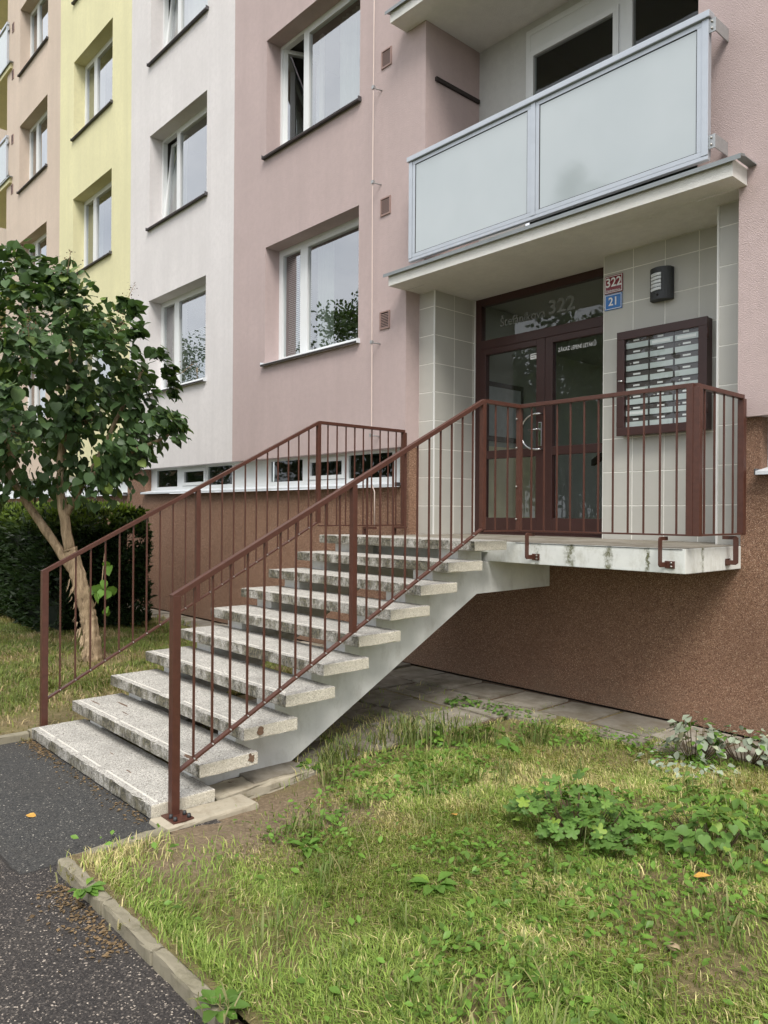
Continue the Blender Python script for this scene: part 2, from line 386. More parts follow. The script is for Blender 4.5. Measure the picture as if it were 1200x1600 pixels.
def fastmesh(name, V, F, mat, cols=None):
    V = np.asarray(V, np.float32); F = np.asarray(F, np.int32)
    me = bpy.data.meshes.new(name); me.vertices.add(len(V)); me.vertices.foreach_set('co', V.ravel())
    me.loops.add(F.size); me.loops.foreach_set('vertex_index', F.ravel())
    k = F.shape[1]; me.polygons.add(len(F)); me.polygons.foreach_set('loop_start', np.arange(0, F.size, k, dtype=np.int32))
    if cols is not None:
        at = me.color_attributes.new('tint', 'FLOAT_COLOR', 'POINT')
        c4 = np.ones((len(V), 4), np.float32); c4[:, :3] = cols; at.data.foreach_set('color', c4.ravel())
    me.materials.append(MAT[mat]); me.update(calc_edges=True); me.validate(); return me
def scatter(tv, tf, pos, Rm, scale, cols=None):
    """replicate a template (tv Kx3, tf tris) at N frames -> V, F, C"""
    tv = np.asarray(tv, float); tf = np.asarray(tf, int); N = len(pos); K = len(tv)
    V = np.einsum('nij,kj->nki', Rm, tv)*np.asarray(scale)[:, None, None] + np.asarray(pos)[:, None, :]
    F = tf[None] + (np.arange(N)*K)[:, None, None]
    C = np.repeat(cols, K, axis=0) if cols is not None else None
    return V.reshape(-1, 3), F.reshape(-1, tf.shape[1]), C
def frames(d, n):
    """rotation matrices with local y = d (leaf axis) and local z ~ n"""
    d = d/np.linalg.norm(d, axis=1, keepdims=True)
    n = n - (n*d).sum(1, keepdims=True)*d; n = n/np.maximum(np.linalg.norm(n, axis=1, keepdims=True), 1e-6)
    x = np.cross(d, n); return np.stack([x, d, n], axis=2)
_gr = RNG.random((64, 64))
def vnoise(x, y, f):
    x = np.asarray(x)*f; y = np.asarray(y)*f; xi = np.floor(x).astype(int); yi = np.floor(y).astype(int); u = x-xi; v = y-yi
    u = u*u*(3-2*u); v = v*v*(3-2*v); g = lambda a, b: _gr[a % 64, b % 64]
    return (g(xi, yi)*(1-u)+g(xi+1, yi)*u)*(1-v)+(g(xi, yi+1)*(1-u)+g(xi+1, yi+1)*u)*v

# ------------------------------------------------------------------ ground
gnd = put('ground', mesh_of('ground', [(-300, -300, -.06), (300, -300, -.06), (300, 300, -.06), (-300, 300, -.06)], [(0, 1, 2, 3)], 'ground_far')); prop(gnd, kind='structure')
KX, KY = 2.76, -4.43      # inner corner of the lawn kerb
def is_path(x, y):
    x = np.asarray(x); y = np.asarray(y)
    return ((x > .50) & (x < KX) & (y < -3.86)) | ((x >= KX) & (y < KY+.01)) 
def lawn_h(x, y):
    x = np.asarray(x, float); y = np.asarray(y, float)
    base = .012 + .045*np.clip((-y-.9)/2.6, 0, 1)*np.clip((x-2.3)/.5, 0, 1) + .02*np.clip((-y)/3, 0, 1)*(x < .5)
    base = base + .025*np.clip((x-3.4)/1.6, 0, 1)*np.clip((-y-.6)/1.0, 0, 1)
    bare = np.exp(-(((x-2.60)/.38)**4 + ((y+3.45)/.62)**4))
    return base + .022*(vnoise(x, y, 2.1)-.5) + .010*(vnoise(x+9, y+3, 7)-.5) - .058*bare
def lawn_grid(name, x0, x1, y0, y1, st):
    xs = np.arange(x0, x1+st/2, st); ys = np.arange(y0, y1+st/2, st); X, Y = np.meshgrid(xs, ys); Z = lawn_h(X, Y)
    V = np.stack([X, Y, Z], -1).reshape(-1, 3); nx = len(xs); F = []
    for j in range(len(ys)-1):
        for i in range(nx-1):
            if not is_path((xs[i]+xs[i+1])/2, (ys[j]+ys[j+1])/2): F.append((j*nx+i, j*nx+i+1, (j+1)*nx+i+1, (j+1)*nx+i))
    bare = np.exp(-(((V[:, 0]-2.90)/.52)**4+((V[:, 1]+3.52)/.70)**4)); bare = np.clip(bare*1.3-.9*(vnoise(V[:, 0], V[:, 1], 9)-.4), 0, 1)
    o = put(name, fastmesh(name, V, np.array(F), 'lawn_soil', np.repeat(bare[:, None], 3, 1))); return prop(o, kind='structure')
lawn_grid('lawn', KX-.26, 9.0, KY+.02, 0.05, .06)
lawn_grid('lawn', -16, .46, -9, .05, .18)
lawn_grid('lawn', .46, KX-.26, -3.84, .05, .08)
path = put('path', mesh_of('path', [(.45, -40, 0), (KX+.01, -40, 0), (KX+.01, -3.6, 0), (.45, -3.6, 0), (KX, -40, 0), (30, -40, 0), (30, KY+.03, 0), (KX, KY+.03, 0)], [(0, 1, 2, 3)], 'asphalt')); prop(path, kind='structure')
path2 = put('path', mesh_of('path', [(KX+.01, -40, 0), (30, -40, 0), (30, KY+.03, 0), (KX+.01, KY+.03, 0)], [(0, 1, 2, 3)], 'asphalt')); prop(path2, kind='structure')

# kerbs
kerb = put('kerb', mesh_of('kerb', [(KX+.01, KY+.012, .0), (4.25, KY+.012, .0), (4.25, KY+.05, .01), (KX+.01, KY+.05, .01)], [(0, 1, 2, 3)], 'soil_dark')); prop(kerb, kind='structure')
def rough_block(name, x0, x1, y0, y1, z0, z1, mat, parent, jit=.004, bev=.008, cuts=8, seed=0):
    rr = random.Random(seed); bm = boxes_bm([(x0, x1, y0, y1, z0, z1)], bev)
    long_ax = 0 if (x1-x0) > (y1-y0) else 1
    ed = [e for e in bm.edges if abs((e.verts[0].co-e.verts[1].co)[long_ax]) > .6*max(x1-x0, y1-y0)]
    bmesh.ops.subdivide_edges(bm, edges=ed, cuts=cuts, use_grid_fill=True)
    for v in bm.verts: v.co += Vector((rr.uniform(-jit, jit), rr.uniform(-jit, jit), rr.uniform(-jit, jit)))
    ctr = Vector(((x0+x1)/2, (y0+y1)/2, (z0+z1)/2)); bmesh.ops.translate(bm, vec=-ctr, verts=bm.verts)
    return put(name, bm_mesh(name, bm, mat), ctr, parent)
k = 0
for x0, x1 in ((KX, 3.27), (3.275, 3.74), (3.745, 4.20)):
    o = rough_block('kerb_stone', x0, x1, KY-.028, KY+.026, -.06, .058, 'concrete_kerb', kerb, .0035, .012, 9, k); o.rotation_euler.z = (random.random()-.5)*.012; k += 1
o = rough_block('kerb_stone', KX-.035, KX+.03, KY+.045, -3.92, -.06, .05, 'concrete_kerb', kerb, .004, .010, 10, k)
o.rotation_euler.x = .03
kl = rough_block('kerb_stone', .47, .535, -6.0, -4.98, -.06, .05, 'concrete_kerb', kerb, .003, .01, 10, 11)
rough_block('kerb_stone', .46, .542, -3.885, -3.74, -.06, .06, 'concrete_kerb', kerb, .004, .012, 4, 14)
kl = rough_block('kerb_stone', .47, .535, -4.97, -3.89, -.06, .05, 'concrete_kerb', kerb, .003, .01, 10, 12)
pad = rough_block('concrete_pad', 2.515, 2.70, -3.90, -3.33, -.05, .022, 'concrete_pad', None, .004, .014, 8, 3); prop(pad, kind='structure')
ss = rough_block('concrete_footing', 2.26, 2.46, -3.45, -2.72, -.05, .018, 'concrete_pad', None, .006, .014, 8, 5); prop(ss, kind='structure')

# paving strip of slabs along the wall and below the stairs
pav = put('paving', mesh_of('paving', [(-16, -.62, .0135), (6.5, -.62, .0135), (6.5, .1, .0135), (-16, .1, .0135)], [(0, 1, 2, 3)], 'soil_dark')); prop(pav, kind='structure')
pv2 = put('paving', mesh_of('paving', [(.6, -3.3, .0125), (2.45, -3.3, .0125), (2.45, -.6, .0125), (.6, -.6, .0125)], [(0, 1, 2, 3)], 'soil_dark')); prop(pv2, kind='structure')
def slab(x0, x1, y0, y1, z, sd, par):
    rr = random.Random(sd*7+1); g = .010
    c = [(x0+g+rr.uniform(0, .025), y0+g+rr.uniform(0, .03)), (x1-g-rr.uniform(0, .02), y0+g+rr.uniform(0, .03)), (x1-g-rr.uniform(0, .02), y1-g-rr.uniform(0, .015)), (x0+g+rr.uniform(0, .02), y1-g-rr.uniform(0, .015))]
    pts = []
    for k in range(4):
        a, b2 = c[k], c[(k+1) % 4]
        for q in range(5):
            t_ = q/5; pts.append((a[0]+(b2[0]-a[0])*t_+rr.uniform(-.006, .006), a[1]+(b2[1]-a[1])*t_+rr.uniform(-.006, .006)))
    cx, cy = (x0+x1)/2, (y0+y1)/2
    bm = bmesh.new(); lo = [bm.verts.new((p[0]-cx, p[1]-cy, -.05)) for p in pts]; hi = [bm.verts.new((p[0]-cx, p[1]-cy, 0)) for p in pts]
    n = len(pts); bm.faces.new(hi); bm.faces.new(lo[::-1])
    for k in range(n): bm.faces.new((lo[k], lo[(k+1) % n], hi[(k+1) % n], hi[k]))
    o = put('paving_slab', bm_mesh('paving_slab', bm, 'paving_slab'), (cx, cy, z), par)
    o.rotation_euler = (rr.uniform(-.03, .03), rr.uniform(-.03, .03), rr.uniform(-.03, .03)); return o
x = -8.5; i = 0
while x < 6.0:
    slab(x, x+.5, -.50, .03, .030+random.uniform(-.006, .008), i, pav); x += .5; i += 1
for iy in range(6):
    for ix in range(4):
        y = -.50-iy*.45; x = .62+ix*.455
        slab(x, x+.455, y-.45, y, .027+random.uniform(-.006, .010), i, pv2); i += 1
x = 1.2
while x < 3.6:
    w_ = random.uniform(.3, .5); slab(x, x+w_, -.50-random.uniform(.2, .34), -.50, .026+random.uniform(-.006, .010), i+50, pav); x += w_; i += 1

# ------------------------------------------------------------------ building
B = thing('apartment_building', (0, 0, 0), 'rendered apartment block with pink, white, yellow and beige wall bands above a brown plinth', 'building')
FL = 2.8
def facade(name, x0, x1, z0, z1, holes, mat, depth=.26, reveal_bottom=True):
    xs = sorted({x0, x1, *[h[0] for h in holes], *[h[1] for h in holes]}); zs = sorted({z0, z1, *[h[2] for h in holes], *[h[3] for h in holes]})
    xs = [v for v in xs if x0 <= v <= x1]; zs = [v for v in zs if z0 <= v <= z1]
    V = []; F = []
    def q(*p):
        n = len(V); V.extend(p); F.append((n, n+1, n+2, n+3))
    for i in range(len(xs)-1):
        for j in range(len(zs)-1):
            cx, cz = (xs[i]+xs[i+1])/2, (zs[j]+zs[j+1])/2
            if any(h[0] < cx < h[1] and h[2] < cz < h[3] for h in holes): continue
            q((xs[i], 0, zs[j]), (xs[i+1], 0, zs[j]), (xs[i+1], 0, zs[j+1]), (xs[i], 0, zs[j+1]))
    for h in holes:
        if len(h) > 4 and h[4] == 0: continue
        a, bb, c, d = h[:4]; D = h[4] if len(h) > 4 else depth
        q((a, 0, c), (a, 0, d), (a, D, d), (a, D, c)); q((bb, 0, d), (bb, 0, c), (bb, D, c), (bb, D, d))
        if d < z1: q((a, 0, d), (bb, 0, d), (bb, D, d), (a, D, d))
        if c > z0: q((bb, 0, c), (a, 0, c), (a, D, c), (bb, D, c))
    segs = [(x0, x1)]
    for h in holes:
        if h[2] < z0: segs = [(x0, h[0]), (h[1], x1)]
    for (a, bb) in segs: q((bb, 0, z0), (a, 0, z0), (a, .30, z0), (bb, .30, z0))
    return quads(name, V, F, mat, B)
ZS, ZH = 3.652, 5.237
E0, E1, E2, E3 = -13.87, -10.298, -6.713, -3.206
WINS = {'pink': (-2.381, -.420), 'white': (-5.96, -4.0), 'yellow': (-9.52, -7.56), 'beige': (-13.05, -11.10)}
ZB = 2.385
TOP = 17.0
LX0, LX1 = .66, 3.62; RX0, RX1 = .3825, 3.936
facade('facade_panel', E3, 9.0, ZB, TOP, [(*WINS['pink'], ZS+FL*k, ZH+FL*k) for k in range(2)] + [(LX0, LX1, 4.2, TOP, 0), (RX0, RX1, ZB-.1, 4.079, 0)], 'stucco_pink')
facade('facade_panel', E2, E3, ZB, TOP, [(*WINS['white'], ZS+FL*k, ZH+FL*k) for k in range(4)], 'stucco_white')
facade('facade_panel', E1, E2, ZB, TOP, [(*WINS['yellow'], ZS+FL*k, ZH+FL*k) for k in range(4)], 'stucco_yellow')
facade('facade_panel', -14.05, E1, ZB, TOP, [(*WINS['beige'], ZS+FL*k, ZH+FL*k) for k in range(4)], 'stucco_beige')

def bars(x0, x1, z0, z1, w, y0, y1):
    return [(x0, x1, y0, y1, z0, z0+w), (x0, x1, y0, y1, z1-w, z1), (x0, x0+w, y0, y1, z0+w, z1-w), (x1-w, x1, y0, y1, z0+w, z1-w)]
def sash(parent, x0, x1, z0, z1, y, w=.055, rot=None, mat='frame_white', glass='window_glass'):
    """a sash of four bars with its pane; rot = ('turn'|'tilt', angle)"""
    bm = boxes_bm(bars(0, x1-x0, 0, z1-z0, w, -.03, .03), .004)
    o = put('sash', bm_mesh('sash', bm, mat), (x0, y, z0), parent)
    gp = mesh_of('pane', [(w, 0, w), (x1-x0-w, 0, w), (x1-x0-w, 0, z1-z0-w), (w, 0, z1-z0-w)], [(0, 1, 2, 3)], glass)
    g = put('pane', gp, (x0, y, z0), parent)
    if rot:
        for q in (o, g):
            if rot[0] == 'tilt': q.rotation_euler.x = -rot[1]
            else: q.rotation_euler.z = rot[1]
    return o
def curtain(parent, x0, x1, z0, z1, y, mat='curtain', folds=14, name='curtain'):
    n = folds*6; V = []; F = []
    for i in range(n+1):
        t = i/n; x = x0+(x1-x0)*t; yy = y+.022*math.sin(t*folds*2*math.pi)+.01*math.sin(t*folds*.9*math.pi+1)
        V += [(x, yy, z0), (x, yy, z1)]
    for i in range(n): F.append((2*i, 2*i+2, 2*i+3, 2*i+1))
    return quads(name, V, F, mat, parent)
def blinds(parent, x0, x1, z0, z1, y, mat='blind'):
    V = []; F = []; z = z0
    while z < z1:
        n = len(V); V += [(x0, y, z), (x1, y, z), (x1, y+.02, z+.020), (x0, y+.02, z+.020)]; F.append((n, n+1, n+2, n+3)); z += .027
    return quads('blind', V, F, mat, parent)
def window(xa, xb, zs, zh, look, sillmat='sill_dark', left=None):
    y = .255; fr = .045
    lst = bars(xa, xb, zs+.03, zh, fr, y-.03, y+.05)
    mxa, mxb = xa+.275*(xb-xa), xa+.275*(xb-xa)+.06
    lst.append((mxa, mxb, y-.028, y+.048, zs+.03+fr, zh-fr))
    w = boxes('window', lst, 'frame_white', B, .004)
    sash(w, xa+fr-.012, mxa+.008, zs+.03+fr-.012, zh-fr+.012, y+.002, .055, left)
    sash(w, mxb-.008, xb-fr+.012, zs+.03+fr-.012, zh-fr+.012, y+.002, .062)
    prism('sill', [(-.05, zs-.022), (-.05, zs+.005), (y-.02, zs+.045), (y-.02, zs+.01)], 0, xa-.03, xb+.03, sillmat, w)
    boxes('sill_end', [(xa-.035, xa-.028, -.052, .03, zs-.024, zs+.03), (xb+.028, xb+.035, -.052, .03, zs-.024, zs+.03)], sillmat, w)
    box('sill_shadow_strip', xa-.028, xb+.028, -.0545, -.0505, zs-.026, zs-.002, 'vent_dark', w)  # dark strip standing in for the shadow line under the sill
    D = y+1.6
    quads('room_interior', [(xa, y+.06, zs), (xb, y+.06, zs), (xb, D, zs), (xa, D, zs), (xa, y+.06, zh), (xb, y+.06, zh), (xb, D, zh), (xa, D, zh)],
          [(3, 2, 6, 7), (0, 3, 7, 4), (2, 1, 5, 6), (0, 1, 2, 3), (7, 6, 5, 4)], 'room_dark', w)
    for (kind, a0, a1, z0, z1) in look:
        X0, X1 = xa+.03+a0*(xb-xa-.06), xa+.03+a1*(xb-xa-.06); Z0, Z1 = zs+.06+z0*(zh-zs-.1), zs+.06+z1*(zh-zs-.1)
        if kind == 'blind': blinds(w, X0, X1, Z0, Z1, y+.10)
        elif kind == 'green': curtain(w, X0, X1, Z0, Z1, y+.15, 'curtain_green', 9)
        else: curtain(w, X0, X1, Z0, Z1, y+.17, 'curtain', int(6+14*(a1-a0)))
    return w
wl = lambda k: (ZS+FL*k, ZH+FL*k)
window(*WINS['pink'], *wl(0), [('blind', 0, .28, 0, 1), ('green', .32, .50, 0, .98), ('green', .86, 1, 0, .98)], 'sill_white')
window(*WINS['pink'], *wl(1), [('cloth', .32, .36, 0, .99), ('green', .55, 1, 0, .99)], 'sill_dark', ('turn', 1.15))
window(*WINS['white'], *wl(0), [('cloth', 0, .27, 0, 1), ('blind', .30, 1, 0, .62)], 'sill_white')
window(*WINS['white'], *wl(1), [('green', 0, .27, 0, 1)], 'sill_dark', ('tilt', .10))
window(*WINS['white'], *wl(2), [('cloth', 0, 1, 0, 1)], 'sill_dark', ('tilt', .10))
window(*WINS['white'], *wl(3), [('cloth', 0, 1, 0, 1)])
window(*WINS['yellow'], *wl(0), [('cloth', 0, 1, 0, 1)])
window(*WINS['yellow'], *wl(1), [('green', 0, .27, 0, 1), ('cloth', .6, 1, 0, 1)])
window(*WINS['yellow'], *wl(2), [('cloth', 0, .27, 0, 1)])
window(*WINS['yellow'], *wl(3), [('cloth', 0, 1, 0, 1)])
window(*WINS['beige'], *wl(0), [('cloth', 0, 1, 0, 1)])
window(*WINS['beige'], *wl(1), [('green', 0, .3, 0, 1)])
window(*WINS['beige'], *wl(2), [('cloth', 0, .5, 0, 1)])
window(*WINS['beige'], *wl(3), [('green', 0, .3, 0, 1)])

# plinth with the basement window band
PY = .06
def plinth_box(x0, x1, z0, z1, y0=PY, y1=.5): return (x0, x1, y0, y1, z0, z1)
boxes('plinth', [plinth_box(-20, 9, .035, 1.30), plinth_box(-20, RX0, 1.3002, 1.955), plinth_box(RX1, 9, 1.3002, 1.955),
                 plinth_box(.24, RX0, 1.9552, ZB-.002), plinth_box(RX1, 4.085, 1.9552, ZB-.002), plinth_box(-6.9, -6.16, 1.9552, ZB-.002)], 'pebble_plinth', B)
boxes('base_gap', [(-20, 9, PY+.03, .45, -.05, .0352)], 'black_gap', B)
def band(x0, x1, lights, sill=True):
    y = .16
    lst = [(x0, x1, y, y+.05, 1.99, 2.075), (x0, x1, y, y+.05, 2.355, ZB)]
    edges = [x0]; 
    for (a, bb, op) in lights: edges += [a, bb]
    edges.append(x1)
    for i in range(0, len(edges), 2): lst.append((edges[i], edges[i+1], y+.004, y+.046, 2.0752, 2.3548))
    w = boxes('basement_window', lst, 'frame_white', B, .003)
    for (a, bb, op) in lights:
        if op: boxes('sash', bars(a+.004, bb-.004, 2.08, 2.352, .05, y-.012, y+.03), 'frame_white', w, .003)
        i = .045 if op else 0
        quads('pane', [(a+i, y+.02, 2.07+i), (bb-i, y+.02, 2.07+i), (bb-i, y+.02, 2.36-i), (a+i, y+.02, 2.36-i)], [(0, 1, 2, 3)], 'dim_glass', w)
        quads('room_interior', [(a, y+.06, 2.0), (bb, y+.06, 2.0), (bb, y+.7, 2.0), (a, y+.7, 2.0), (a, y+.06, 2.38), (bb, y+.06, 2.38), (bb, y+.7, 2.38), (a, y+.7, 2.38)], [(3, 2, 6, 7), (0, 3, 7, 4), (2, 1, 5, 6), (0, 1, 2, 3), (7, 6, 5, 4)], 'loggia_room', w)
    prism('sill', [(-.03, 1.957), (-.03, 1.982), (y, 2.02), (y, 1.99)], 0, x0-.01, x1+.02, 'sill_white', w)
    boxes('sill_end', [(x1+.0202, x1+.028, -.032, .05, 1.955, 2.0), (x0-.018, x0-.0102, -.032, .05, 1.955, 2.0)], 'sill_dark', w)
    return w
band(-6.16, .235, [(-5.95, -5.20, 0), (-5.00, -4.25, 1), (-4.20, -3.48, 0), (-2.46, -1.72, 0), (-1.60, -.84, 1), (-.78, .0, 0)])
band(-20.0, -6.9, [(-12.5, -11.7, 0), (-11.5, -10.7, 1), (-9.5, -8.7, 0), (-8.5, -7.7, 1)])
band(4.087, 8.9, [(4.2, 5.0, 0), (5.1, 5.9, 1)])

# loggia: slabs, back wall, window, glass balustrade
def loggia(x0, x1, zb, yf, sx0, sx1, rail=True, full=True, soff='plaster_cream', wallm='stucco_pink'):
    zt = zb+.124
    s = boxes('balcony', [(sx0, sx1, yf, -.0005, zb, zt), (x0+.001, x1-.001, .0, 1.0, zb+.0005, zt)], soff, B)
    prism('flashing', [(yf-.030, zt-.012), (yf-.030, zt+.006), (yf+.04, zt+.022), (yf+.04, zt+.004)], 0, sx0-.05, sx1+.07, 'flashing', s)
    boxes('flashing_return', [(sx1+.01, sx1+.07, yf+.0402, 0, zt+.004, zt+.012)], 'flashing', s)
    boxes('drip_edge', [(sx0-.05, sx1+.07, yf-.035, yf-.0305, zt-.030, zt+.004)], 'flashing', s)
    if rail:
        ry = yf+.02; a, bb, z0, z1 = sx0+.28, sx1-.19, zb+.245, zb+1.275
        mid = a+(bb-a)*.50
        for i, xx in enumerate((a, mid-.022, bb-.05)):
            box('post', xx, xx+.05, ry, ry+.05, z0-.021, z1-.05, 'aluminium', s, .004)
        box('handrail', a-.015, bb+.015, ry-.02, ry+.07, z1-.05, z1, 'aluminium', s, .008)
        for (p, q) in ((a+.05, mid-.022), (mid+.028, bb-.05)):
            boxes('panel_frame', bars(p+.001, q-.001, z0-.02, z1-.052, .038, ry+.006, ry+.034), 'aluminium', s, .003)
            box('glass_panel', p+.032, q-.032, ry+.014, ry+.022, z0+.012, z1-.085, 'frosted_glass', s)
            boxes('gasket', bars(p+.0385, q-.0385, z0+.0175, z1-.0895, .006, ry+.0105, ry+.0235), 'black_gap', s)
        boxes('foot_rail', [(a, bb, ry+.004, ry+.046, z0-.052, z0-.022)], 'aluminium', s, .004)
        for z in (z0+.02, z1-.16):
            boxes('wall_bracket', [(bb+.0005, bb+.05, ry+.01, ry+.02, z, z+.10), (bb+.042, bb+.05, ry+.0205, 0, z, z+.10)], 'zinc', s, .001)
            for dz in (.025, .075):
                tube('bolt', [(bb+.022, ry+.012, z+dz), (bb+.022, ry-.002, z+dz)], .008, 'bolt_steel', s, 6)
    return s
YB = .86
main_b = loggia(LX0, LX1, 4.076, -.2422, .3648, 3.994)
loggia(LX0, LX1, 6.876, -.2422, .3648, 3.994, rail=True)
quads('loggia_wall', [(LX0, 0, 4.1), (LX0, YB+.1, 4.1), (LX0, YB+.1, TOP), (LX0, 0, TOP), (LX1, 0, 4.1), (LX1, YB+.1, 4.1), (LX1, YB+.1, TOP), (LX1, 0, TOP)], [(0, 3, 2, 1), (4, 5, 6, 7)], 'stucco_pink', B)
lw0, lw1, lz1 = 1.32, 3.50, 6.80
quads('loggia_back_wall', [(LX0, YB, 4.1), (lw0, YB, 4.1), (lw0, YB, 6.9), (LX0, YB, 6.9), (lw1, YB, 4.1), (LX1, YB, 4.1), (LX1, YB, 6.9), (lw1, YB, 6.9), (lw0, YB, lz1), (lw1, YB, lz1), (lw1, YB, 6.9), (lw0, YB, 6.9)],
      [(0, 1, 2, 3), (4, 5, 6, 7), (8, 9, 10, 11)], 'plaster_white', B)
lw = boxes('loggia_window', bars(lw0, lw1, 4.85, lz1, .06, YB-.01, YB+.06) + [(2.42, 2.52, YB-.008, YB+.058, 4.91, lz1-.06), (lw0+.06, 2.42, YB-.006, YB+.05, 6.55, lz1-.06), (2.52, lw1-.06, YB-.006, YB+.05, 6.62, lz1-.06)], 'frame_white', B, .004)
sash(lw, lw0+.05, 2.43, 4.9, 6.555, YB+.0, .06, glass='dim_glass'); sash(lw, 2.51, lw1-.05, 4.9, 6.625, YB+.0, .07, glass='dim_glass')
quads('room_interior', [(lw0, YB+.07, 4.3), (lw1, YB+.07, 4.3), (lw1, YB+3, 4.3), (lw0, YB+3, 4.3), (lw0, YB+.07, 6.8), (lw1, YB+.07, 6.8), (lw1, YB+3, 6.8), (lw0, YB+3, 6.8)], [(3, 2, 6, 7), (0, 3, 7, 4), (2, 1, 5, 6), (0, 1, 2, 3), (7, 6, 5, 4)], 'loggia_room', lw)
quads('loggia_back_wall', [(LX0, YB, 6.95), (LX1, YB, 6.95), (LX1, YB, 10), (LX0, YB, 10)], [(0, 1, 2, 3)], 'plaster_white', B)
# clothes rail on the loggia side wall
cr = boxes('wall_channel', [(LX0+.001, LX0+.03, .14, .84, 6.285, 6.325)], 'vent_dark', B)
# far loggia bay
for k in range(5):
    z = 4.076+FL*k
    s = loggia(-17.0, -14.05, z, -.06, -17.3, -13.62, rail=False, soff='stucco_yellow')
    box('post', -13.98, -13.92, -.05, 0.02, z+.2, z+1.2, 'aluminium', s); box('handrail', -17.0, -13.90, -.06, .03, z+1.2, z+1.26, 'aluminium', s)
    box('glass_panel', -16.9, -13.99, -.035, -.02, z+.24, z+1.17, 'frosted_glass', s)
    boxes('wall_bracket', [(-13.915, -13.83, -.04, -.02, z+.25, z+.34), (-13.915, -13.83, -.04, -.02, z+1.03, z+1.12)], 'zinc', s)
quads('loggia_wall', [(-14.05, 0, ZB), (-14.05, 1.2, ZB), (-14.05, 1.2, TOP), (-14.05, 0, TOP), (-24, 1.2, ZB), (-14.05, 1.2, ZB), (-14.05, 1.2, TOP), (-24, 1.2, TOP)], [(0, 1, 2, 3), (4, 5, 6, 7)], 'stucco_beige', B)

# wall vents
def vent(x, z, w=.165, h=.20, y=0):
    v = boxes('wall_vent', bars(x, x+w, z, z+h, .016, y-.014, y-.001), 'vent_brown', B, .002)
    quads('vent_back', [(x+.01, y-.003, z+.01), (x+w-.01, y-.003, z+.01), (x+w-.01, y-.003, z+h-.01), (x+.01, y-.003, z+h-.01)], [(0, 1, 2, 3)], 'vent_dark', v)
    V = []; F = []; n = 9
    for i in range(n):
        zz = z+.02+i*(h-.04)/n; q = len(V); V += [(x+.014, y-.012, zz), (x+w-.014, y-.012, zz), (x+w-.014, y-.010, zz+.007), (x+.014, y-.010, zz+.007)]; F.append((q, q+1, q+2, q+3))
    quads('vent_louvre', V, F, 'vent_brown', v)
for z in (6.64, 4.985, 3.715): vent(-.035, z)
for z in (13.35, 12.2, 10.62, 9.4): vent(-13.66, z, .15, .22)

# ------------------------------------------------------------------ entrance recess
ZL = 1.4346; PF, TW, DW, SOF = .2056, .5883, .8723, 4.076
PX1, PRX = .6165, 3.695
quads('recess_soffit', [(RX0-.02, .0, SOF-.001), (RX1+.02, .0, SOF-.001), (RX1+.02, 1.0, SOF-.001), (RX0-.02, 1.0, SOF-.001)], [(0, 3, 2, 1)], 'plaster_cream', B)
quads('recess_jamb', [(RX0, 0, ZB), (RX0, PF+.02, ZB), (RX0, PF+.02, SOF), (RX0, 0, SOF)], [(0, 3, 2, 1)], 'stucco_pink', B)
quads('recess_jamb', [(RX1, 0, ZB), (RX1, PF+.3, ZB), (RX1, PF+.3, SOF), (RX1, 0, SOF)], [(0, 1, 2, 3)], 'stucco_pink', B)
TP = .308
def tiles_front(par, x0, x1, y, z0, z1, xoff):
    zs = [3.90-TP*k for k in range(9)]; zs = [SOF-.003]+[z for z in zs if z0 < z < z1]+[z0]
    xs = []; x = xoff
    while x < x1: xs.append(x); x += .3055
    xs = [x0]+[v for v in xs if x0+.02 < v < x1-.02]+[x1]
    for i in range(len(xs)-1):
        for j in range(len(zs)-1):
            box('tile', xs[i]+.0045, xs[i+1]-.0045, y-.0025-random.uniform(0, .0006), y+.004, zs[j+1]+.0045, zs[j]-.0045, 'tile', par, .001)
def tiles_side(par, y0, y1, x, z0, z1, sgn):
    zs = [3.90-TP*k for k in range(9)]; zs = [SOF-.003]+[z for z in zs if z0 < z < z1]+[z0]
    ys = [y0, y0+.3085, y0+.617, y1]
    for i in range(len(ys)-1):
        if ys[i+1]-ys[i] < .01: continue
        for j in range(len(zs)-1):
            xa, xb = (x-.004, x+.0025) if sgn > 0 else (x-.0025, x+.004)
            box('tile', xa, xb, ys[i]+.0045, ys[i+1]-.0045, zs[j+1]+.0045, zs[j]-.0045, 'tile', par, .001)
DX0, DX1 = PX1, 2.44
tw = boxes('tiled_wall', [(DX1, RX1+.25, TW, 1.0, ZL-.1, SOF-.0015)], 'grout', B); tiles_front(tw, DX1+.004, PRX+.12, TW, ZL, SOF, 2.746)
pl = boxes('tiled_pilaster', [(RX0-.2, PX1, PF, 1.0, ZL-.1, SOF-.0015)], 'grout', B); tiles_front(pl, RX0, PX1-.004, PF, ZL, SOF, 9); tiles_side(pl, PF+.004, DW, PX1, ZL, SOF, 1)
pr = boxes('tiled_pilaster', [(PRX, RX1+.3, PF, TW-.001, ZL-.1, SOF-.0015)], 'grout', B); tiles_front(pr, PRX+.004, RX1+.1, PF, ZL, SOF, 9)
box('corner_trim', PX1-.004, PX1+.009, PF-.009, PF+.004, ZL, SOF-.004, 'trim_white', pl); box('corner_trim', PRX-.009, PRX+.004, PF-.009, PF+.004, ZL, SOF-.004, 'trim_white', pr)
box('corner_trim', PX1+.0065, PX1+.02, DW-.03, DW-.012, ZL, SOF-.004, 'trim_white', pl)

